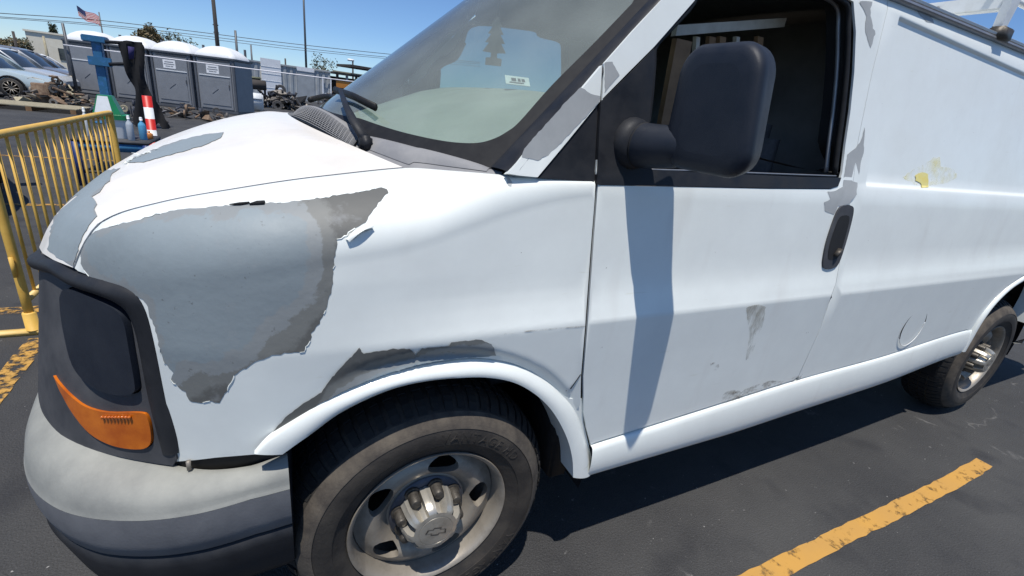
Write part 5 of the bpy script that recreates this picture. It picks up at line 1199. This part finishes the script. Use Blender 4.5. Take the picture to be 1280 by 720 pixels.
# --- blue stand with the draped black sheet, and the cart
st = thing('blue_steel_post', 'blue steel post with two dark arms holding up a black sheet', 'post', (-4.05, 15.2, 0))
b0 = np.array([-3.97, 15.2]); 
mb = MB(); mb.box((b0[0]-.10, b0[1]-.10, 0), (b0[0]+.10, b0[1]+.10, 1.98), .02); mb.obj('column', 'blue_steel', st, sharp=30)
mb = MB(); mb.box((b0[0]-.26, b0[1]-.16, 1.88), (b0[0]+.22, b0[1]+.16, 2.03), .02); mb.obj('top_plate', 'blue_steel', st, sharp=30)
mb = MB(); mb.box((b0[0]-.20, b0[1]-.17, 1.36), (b0[0]+.26, b0[1]-.102, 1.56), .01); mb.obj('carriage', 'blue_steel', st, sharp=30)
mb = MB(); mb.box((b0[0]-.30, b0[1]-.3, 0), (b0[0]+.30, b0[1]+.3, .03), .005); mb.obj('base_plate', 'blue_steel', st)
for z in (1.90, 1.40): mb = MB(); mb.tube([(b0[0]+.2, b0[1]-.16, z+.02), U(178, 56 if z > 1.6 else 80, y=15.05)+[0, 0, .02]], .045, 6); mb.obj('arm', 'black_plastic', st)
sh_px = smooth_line([(146, 53), (160, 51), (174, 54), (180, 59), (180.5, 82), (182, 100), (188, 115), (197, 129), (206, 147), (213, 160), (204, 160.5), (199, 153), (194, 160), (184, 160), (171, 158), (166, 150), (167, 138), (169, 124), (169, 112), (162, 101), (156, 88), (152, 72)], 3)
def sheet_f(u, v):
    return np.stack([u, 14.85+.10*np.sin(u*9+v*1.5)+.05*np.sin(u*21-v*4)-.10*(v < 1)*(1-v), v+0*u], 1)
uvp = np.array([U(a, b, y=14.85)[[0, 2]] for a, b in sh_px]); uvp[:, 1] = np.maximum(uvp[:, 1], .012)
SH = Surf(sheet_f, (-5, -1), (0, 2.3), n=10)
V_, F_ = panel_mesh(SH, uvp, us=np.arange(-4.5, -1.5, .06), vs=np.arange(0, 2.3, .08), fold=.02)
tag(obj('black_sheet', V_, F_, 'black_cloth', None, sharp=60), 'torn black sheet draped over the arms of the blue post', 'sheet')
V_, F_ = panel_mesh(SH, np.array([U(a, b, y=14.85)[[0, 2]] for a, b in [(161, 58), (167, 59), (168, 74), (162, 74)]]), off=.03 if SH.normal(np.array([-3.]), np.array([1.5]))[0][1] < 0 else -.03, fold=.01)
tag(obj('purple_rag', V_, F_, 'purple_cloth', None), 'small purple rag hanging in front of the black sheet', 'cloth')
ct = thing('work_cart', 'low navy blue steel work cart covered with bottles', 'cart', (-2.1, 7.1, 0))
cq = [(-2.44, 6.70), (-1.74, 6.70), (-1.74, 7.5), (-2.44, 7.5)]
mb = MB(); mb.box((-2.47, 6.67, .53), (-1.71, 7.53, .57), .008); mb.obj('top', 'faded_plastic', ct)
mb = MB(); mb.box((-2.46, 6.68, .43), (-1.72, 6.71, .53), .005); mb.obj('apron', 'blue_steel', ct)
for x, y in cq: mb = MB(); mb.box((x-.035, y-.035, 0), (x+.035, y+.035, .53), .006); mb.obj('leg', 'navy_steel', ct)
mb = MB(); mb.box((-2.42, 6.72, .15), (-1.76, 7.48, .18)); mb.obj('shelf', 'faded_plastic', ct)
def bottle(name, label, cat, p, r, h, m, capm, grp=None):
    p = np.array(p, float); mb = MB(); mb.lathe([(r*.9, 0), (r, .01), (r, h*.62), (r*.85, h*.70), (r*.35, h*.80), (r*.33, h*.86)], p, 'z', 16); o = mb.obj(name, m, None, sharp=60); tag(o, label, cat, grp)
    mb = MB(); mb.lathe([(r*.42, h*.86), (r*.42, h*.96), (r*.3, h), (0, h)], p, 'z', 12); mb.obj('cap', capm, o); return o
q = U(152, 166, z=.57); tb = thing('white_tub', 'white plastic tub under a green lid and white box', 'tub', (-2.08, 6.98, .57))
mb = MB(); mb.loft([[(*p_, z) for p_ in rr(-2.06, 6.98, a, a, .04, 3)] for a, z in ((.09, .572), (.115, .80))], closed=True, caps=True); mb.obj('tub_body', 'white_plastic', tb, sharp=40)
mb = MB(); mb.loft([[(*p_, z) for p_ in rr(-2.06, 6.98, a, a, .03, 3)] for a, z in ((.13, .80), (.13, .855), (.12, .86))], closed=True, caps=True); mb.obj('lid', 'green_plastic', tb, sharp=40)
gb = thing('green_container', 'slanted green and white container on the white tub', 'container', (-2.1, 6.98, .86))
mb = MB(); A4 = [(-2.26, 6.88, .862), (-1.98, 6.88, .862), (-1.98, 7.08, .862), (-2.26, 7.08, .862)]; B4 = [(-2.20, 6.93, 1.075), (-2.06, 6.93, 1.075), (-2.06, 7.06, 1.075), (-2.20, 7.06, 1.075)]; mb.loft([A4, B4], closed=True, caps=True); mb.obj('shell', 'green_plastic', gb, smooth=False)
A5 = [np.array(A4[0])*.92+np.array(A4[1])*.08, np.array(A4[0])*.30+np.array(A4[1])*.70]; B5 = [np.array(B4[0])*.95+np.array(B4[1])*.05, np.array(B4[0])*.25+np.array(B4[1])*.75]
mb = MB(); mb.loft([[v+[0, -.004, .01] for v in A5], [v+[0, -.004, -.01] for v in B5]]); mb.obj('label_panel', 'white_plastic', gb, smooth=False)
bottle('spray_can', 'tall grey spray can at the edge of the work cart', 'can', (-1.90, 6.80, .57), .038, .30, 'grey_bottle', 'white_plastic')
bottle('water_bottle', 'clear blue water bottle beside the grey spray can', 'bottle', (-1.80, 6.95, .57), .042, .28, 'cyan_plastic', 'white_plastic')
bottle('white_jug', 'white spray bottle at the far edge of the work cart', 'bottle', (-2.36, 6.95, .57), .035, .34, 'white_plastic', 'white_plastic')
bottle('orange_cup', 'small orange cup beside the striped post', 'cup', (-1.76, 7.1, .57), .04, .10, 'orange_plastic', 'orange_plastic')
dp = thing('striped_post', 'red and white striped marker post behind the bottles', 'marker post', (-1.97, 8.5, 0))
mb = MB(); mb.lathe([(.20, 0), (.20, .03), (.09, .06)], (-1.97, 8.5, 0), 'z', 20); mb.obj('base', 'rubber_seal', dp)
for k in range(6):
    mb = MB(); mb.lathe([(.062, .06+.165*k), (.062, .06+.165*(k+1))], (-1.97, 8.5, 0), 'z', 16); mb.obj('band', 'red_paint' if k % 2 else 'white_plastic', dp)

# --- scrap and clutter
def scrap(name, label, c, rx, ry, h, n, mats, seed, size=.25, cat='scrap pile', lid=None):
    r = np.random.default_rng(seed); t = thing(name, label, cat, (c[0], c[1], 0))
    for k in range(n):
        u = r.normal(0, .45, 2).clip(-1, 1); z = h*max(0, 1-np.hypot(*u))*r.uniform(.2, 1)+.02; p = np.array([c[0]+u[0]*rx, c[1]+u[1]*ry, z]); m = mats[int(r.integers(len(mats)))]; kind = int(r.choice([0, 0, 0, 1, 1, 2])); mb = MB(); s = size*r.uniform(.5, 1.4)
        if kind == 0: d = r.normal(0, 1, 3)*[1, 1, .5]; d /= np.linalg.norm(d); mb.tube([p-d*s, p+d*s*.3, p+d*s+r.normal(0, .1, 3)*s], s*.14, 7)
        elif kind == 1: mb.lathe([(s*.5, -s*.12), (s*.55, 0), (s*.5, s*.12), (s*.25, s*.1), (s*.25, -s*.1)], p+[0, 0, s*.3], 'yxz'[int(r.integers(3))], 14, close=True)
        else:
            V_ = p+r.normal(0, 1, (14, 3))*s*np.array([.45, .45, .3]); V_[:, 2] = np.maximum(V_[:, 2], .01)
            bm = bmesh.new(); [bm.verts.new(v) for v in V_]; bmesh.ops.convex_hull(bm, input=bm.verts[:]); us_ = [v for v in bm.verts if v.link_faces]; ix = {v: i for i, v in enumerate(us_)}; mb.add([v.co[:] for v in us_], [[ix[v] for v in f.verts] for f in bm.faces]); bm.free()
        V_ = np.array(mb.V); V_[:, 2] = np.maximum(V_[:, 2], .006); mb.V = [tuple(v) for v in V_]
        mb.obj('scrap_piece', m, t, sharp=35)
    return t
scrap('scrap_pile', 'heap of rusty engine parts in front of the parked cars', U(78, 130, z=0)[:2], 1.1, .8, .9, 90, ['scrap_rust', 'scrap_metal', 'scrap_rust', 'scrap_tan', 'dark_void'], 1, .20)
scrap('scrap_pile', 'scatter of bare wheel hubs beside the mint sedan', U(42, 128, z=0)[:2], .6, .5, .5, 26, ['scrap_metal', 'rim_steel', 'hub_dark'], 2, .16)
br_ = U(56, 129, z=0); bd = thing('steel_drum', 'short brown steel drum beside the engine parts', 'drum', (br_[0], br_[1], 0)); mb = MB(); mb.lathe([(.24, 0), (.25, .02), (.24, .25), (.25, .27), (.24, .29), (.24, .58), (.22, .6), (0, .6)], (br_[0], br_[1], 0), 'z', 20); mb.obj('drum_body', 'scrap_rust', bd, sharp=50)
scrap('scrap_pile', 'low heap of pipes and axles at the foot of the toilets', U(235, 148, z=0)[:2], 2.0, .6, .45, 70, ['scrap_metal', 'scrap_metal', 'hub_dark', 'scrap_rust'], 3, .20)
scrap('scrap_pile', 'tangle of bicycles and dark scrap near the white sheet', U(352, 136, z=0)[:2], 1.9, 1.0, 1.2, 110, ['scrap_metal', 'hub_dark', 'rubber_seal', 'scrap_metal'], 4, .42)
scrap('scrap_pile', 'dark scrap heap between the black sheet and blue post', U(186, 160, z=0)[:2]+np.array([-.9, 2.0]), 1.0, .5, .8, 30, ['hub_dark', 'scrap_metal', 'scrap_tan'], 5, .18)
scrap('scrap_pile', 'brown scrap leaning against the shed end', U(415, 124.5, z=0)[:2]*.62, 1.5, 1.0, 1.6, 40, ['scrap_rust', 'scrap_metal', 'hub_dark'], 8, .45)
pq = U(50, 137, z=0.)
pl = thing('wooden_pallet', 'pale wooden pallet lying flat on the asphalt', 'pallet', (pq[0], pq[1], 0))
for k in range(8): mb = MB(); mb.box((pq[0]-1.0, pq[1]-.75+k*.19, .115), (pq[0]+1.0, pq[1]-.62+k*.19, .14)); mb.obj('plank', 'scrap_tan', pl, smooth=False)
for k in range(3): mb = MB(); mb.box((pq[0]-.98+k*.92, pq[1]-.75, 0), (pq[0]-.86+k*.92, pq[1]+.72, .113)); mb.obj('bearer', 'wood_board', pl, smooth=False)
tq = U(315, 138, z=0); tk = thing('white_tank', 'white plastic tank beside the last portable toilet', 'tank', (tq[0], tq[1], 0)); mb = MB(); mb.box((tq[0]-.45, tq[1], .02), (tq[0]+.55, tq[1]+.8, .85), .06); mb.obj('tank_body', 'white_plastic', tk); mb = MB(); mb.box((tq[0]-.4, tq[1]-.03, .55), (tq[0]+.5, tq[1], .62), .01); mb.obj('strap', 'grey_bottle', tk)
tr = thing('utility_trailer', 'dark brown flat trailer behind the white tank', 'trailer', (tq[0]+.3, tq[1]+6, 0)); mb = MB(); mb.box((tq[0]-.6, tq[1]+5, .95), (tq[0]+.75, tq[1]+8, 1.5), .03); mb.obj('bed', 'pole_wood', tr)
for x in (tq[0]-.3, tq[0]+.65): mb = MB(); mb.box((x-.06, tq[1]+5.1, 0), (x+.06, tq[1]+5.25, .95)); mb.obj('leg', 'pole_wood', tr, smooth=False)
mb = MB(); mb.box((tq[0]-.4, tq[1]+5.2, 1.502), (tq[0]+.5, tq[1]+6.2, 1.66), .05); mb.obj('load', 'leaf_olive', tr)

# --- poles, cables, flag
def pole(name, label, px, ytop, Y, r0, m, extra=None, cat='pole', lean=0.):
    t_ = U(px, ytop, y=Y); x = t_[0]; o = thing(name, label, cat, (x, Y, 0)); mb = MB(); mb.tube([(x+lean, Y, 0), (x, Y, t_[2])], [r0*1.15, r0*.8], 10); mb.obj('shaft', m, o); return o, t_
o, t_ = pole('utility_pole', 'tall dark utility pole rising behind the sticker toilets', 262.5, -40, 62, .20, 'pole_wood')
for dz_ in (2.2, 2.9): mb = MB(); mb.tube([U(262.8, 0, y=62)+[0, 0, -dz_], U(262.8, 0, y=62)+[.5, 0, -dz_]], .06, 6); mb.obj('bracket', 'pole_steel', o)
pole('utility_pole', 'thin tall steel pole rising behind the fence gate', 378, -40, 88, .16, 'pole_steel')
pole('fence_post', 'short grey post just behind the last portable toilet', 294, 38, 58, .13, 'pole_steel'); pole('fence_post', 'short thin post above the corrugated fence', 313.5, 56, 62, .10, 'pole_steel')
pole('fence_post', 'dark stub of a post above the fence beside the white sheet', 356.5, 73, 80, .13, 'pole_wood')
o, t_ = pole('street_lamp', 'dark street lamp with a pale head above the shed', 441, 76, 95, .16, 'pole_wood', cat='street lamp'); mb = MB(); mb.box(t_-[.9, .2, .1], t_+[.2, .2, .25], .05); mb.obj('lamp_head', 'white_panel', o)
lp_, tl = pole('utility_pole', 'grey pole between the parked cars and the toilets', 78, 29, 24.6, .055, 'pole_steel', lean=.03)
pole('fence_post', 'leaning thin post in front of the beige building', 54, 45, 50, .09, 'scrap_tan'); pole('fence_post', 'thin brown post among the bushes', 16, 39, 52, .10, 'pole_wood')
o, t_ = pole('flag_pole', 'slim flag pole behind the portable toilets', 123.5, 15, 70, .07, 'pole_steel', cat='flag pole')
fl = thing('flag', 'small waving flag with red and white stripes and dark blue corner', 'flag', tuple(t_-[0, 0, 1.7]))
NF = 13
def flag_pt(u, v): return t_+np.array([-.05-1.75*u, .2*math.sin(u*7+v), -.45-.95*v+.75*u-.1*u*u+.10*math.sin(u*8)])
for k in range(NF):
    u = np.linspace(0 if True else 0, 1, 14); a = [flag_pt(x, k/NF) for x in u]; b = [flag_pt(x, (k+1)/NF) for x in u]
    mb = MB(); mb.loft([a, b]); mb.obj('stripe', 'flag_red' if k % 2 == 0 else 'flag_white', fl)
u = np.linspace(.60, 1, 8); mb = MB(); mb.loft([[flag_pt(x, v)+[0, -.03, 0] for x in u] for v in np.linspace(0, .54, 5)]); mb.obj('canton', 'flag_blue', fl)
def cable(label, pts, Y, r):
    P = [U(px, py, y=Y) for px, py in pts]; mb = MB(); mb.tube(smooth_line(P, 8), r, 6); tag(mb.obj('power_line', 'cable', None), label, 'cable', 'power lines across the sky')
cable('upper power line sagging across the sky behind the poles', [(-60, 12), (0, 16.5), (120, 25), (240, 39), (360, 54), (490, 68), (600, 78)], 66, .035)
cable('middle power line sagging across the sky behind the poles', [(-60, 17), (0, 21), (120, 30), (240, 43), (360, 58), (480, 71), (600, 80)], 66, .03)
cable('lower power line sagging across the sky behind the poles', [(-60, 18.5), (0, 22.5), (120, 32), (240, 46), (360, 61), (480, 73), (600, 83)], 66, .025)
a, b = U(79.5, 56, y=24.5), U(470, 105.5, y=19.0); mid = (a+b)/2
tag(MB().tube([a, a*.5+b*.5-[0, 0, .02], b], .022, 6).obj('white_rope', 'tape_white', None), 'white rope strung in front of the portable toilets', 'rope')
rp = thing('rope_post', 'steel post that holds the far end of the white rope', 'post', (b[0], b[1], 0)); mb = MB(); mb.tube([(b[0], b[1], 0), b+[0, 0, .1]], .04, 8); mb.obj('shaft', 'pole_steel', rp)

# --- trees and bushes
def foliage(c, rad, n, leaf, seed, hollow=.35, squash=1.0):
    r = np.random.default_rng(seed); d = r.normal(0, 1, (n, 3)); d /= np.linalg.norm(d, axis=1)[:, None]
    lump = 1+.28*np.sin(d[:, 0]*5+seed)+.22*np.sin(d[:, 1]*7+d[:, 2]*6+seed*2)
    P = np.array(c)+d*(r.uniform(hollow, 1, n)**.6*lump)[:, None]*np.array(rad)
    a = r.normal(0, 1, (n, 3)); a /= np.linalg.norm(a, axis=1)[:, None]; b = np.cross(a, r.normal(0, 1, (n, 3))); b /= np.linalg.norm(b, axis=1)[:, None]
    s = leaf*r.uniform(.6, 1.5, n)[:, None]; V_ = np.stack([P-a*s, P+b*s*.45, P+a*s, P-b*s*.45], 1).reshape(-1, 3); F_ = np.arange(4*n).reshape(-1, 4); return V_, F_
def tree(name, label, px, py, Y, rad, n, leaf, m, seed, trunk_r=.18, limbs=5, cat='tree'):
    c = U(px, py, y=Y); t = thing(name, label, cat, (c[0], Y, 0)); r = np.random.default_rng(seed)
    mb = MB(); mb.tube(smooth_line([(c[0], Y, 0), (c[0]+.15, Y, c[2]*.5), (c[0], Y, c[2])], 4), [trunk_r*(1-.6*k/8) for k in range(9)], 8); tk_ = mb.obj('trunk', 'bark', t)
    for k in range(limbs):
        d = r.normal(0, 1, 3); d[2] = abs(d[2]); d /= np.linalg.norm(d); mb = MB(); b0_ = np.array([c[0], Y, c[2]-rad[2]*.5]); mb.tube([b0_, b0_+d*np.array(rad)*.5, b0_+d*np.array(rad)*.95+[0, 0, .1]], [trunk_r*.4, trunk_r*.25, trunk_r*.1], 6); mb.obj('limb', 'bark', tk_)
    V_, F_ = foliage(c, rad, n, leaf, seed); o_ = obj('crown', V_, F_, m, t, smooth=False); o_['kind'] = 'stuff'; return t
tree('round_tree', 'dense brown green tree topping the portable toilets', 187, 47, 55, (.95, .9, .85), 2200, .12, 'leaf_brown', 1)
tree('sparse_tree', 'thin grey green tree beside the dense brown tree', 218, 53, 60, (1.7, 1.2, .9), 700, .11, 'leaf_olive', 2, .1, 12)
tree('sparse_tree', 'bare hazy tree above the corrugated fence gate', 402, 82, 110, (2.6, 1.5, 2.0), 420, .2, 'leaf_olive', 3, .12, 12)
tree('cone_tree', 'tiny dark cone shaped tree above the beige building', 66, 38, 90, (.4, .4, .85), 700, .11, 'leaf_dark', 4)
tree('bush', 'dry brown bush beside the beige building', 6, 57, 58, (1.5, 1.0, .75), 1300, .11, 'leaf_brown', 5, .1, cat='bush')
tree('bush', 'pale olive bush at the corner of the beige building', 28, 58, 59, (.8, .8, .6), 800, .10, 'leaf_olive', 6, .1, cat='bush')
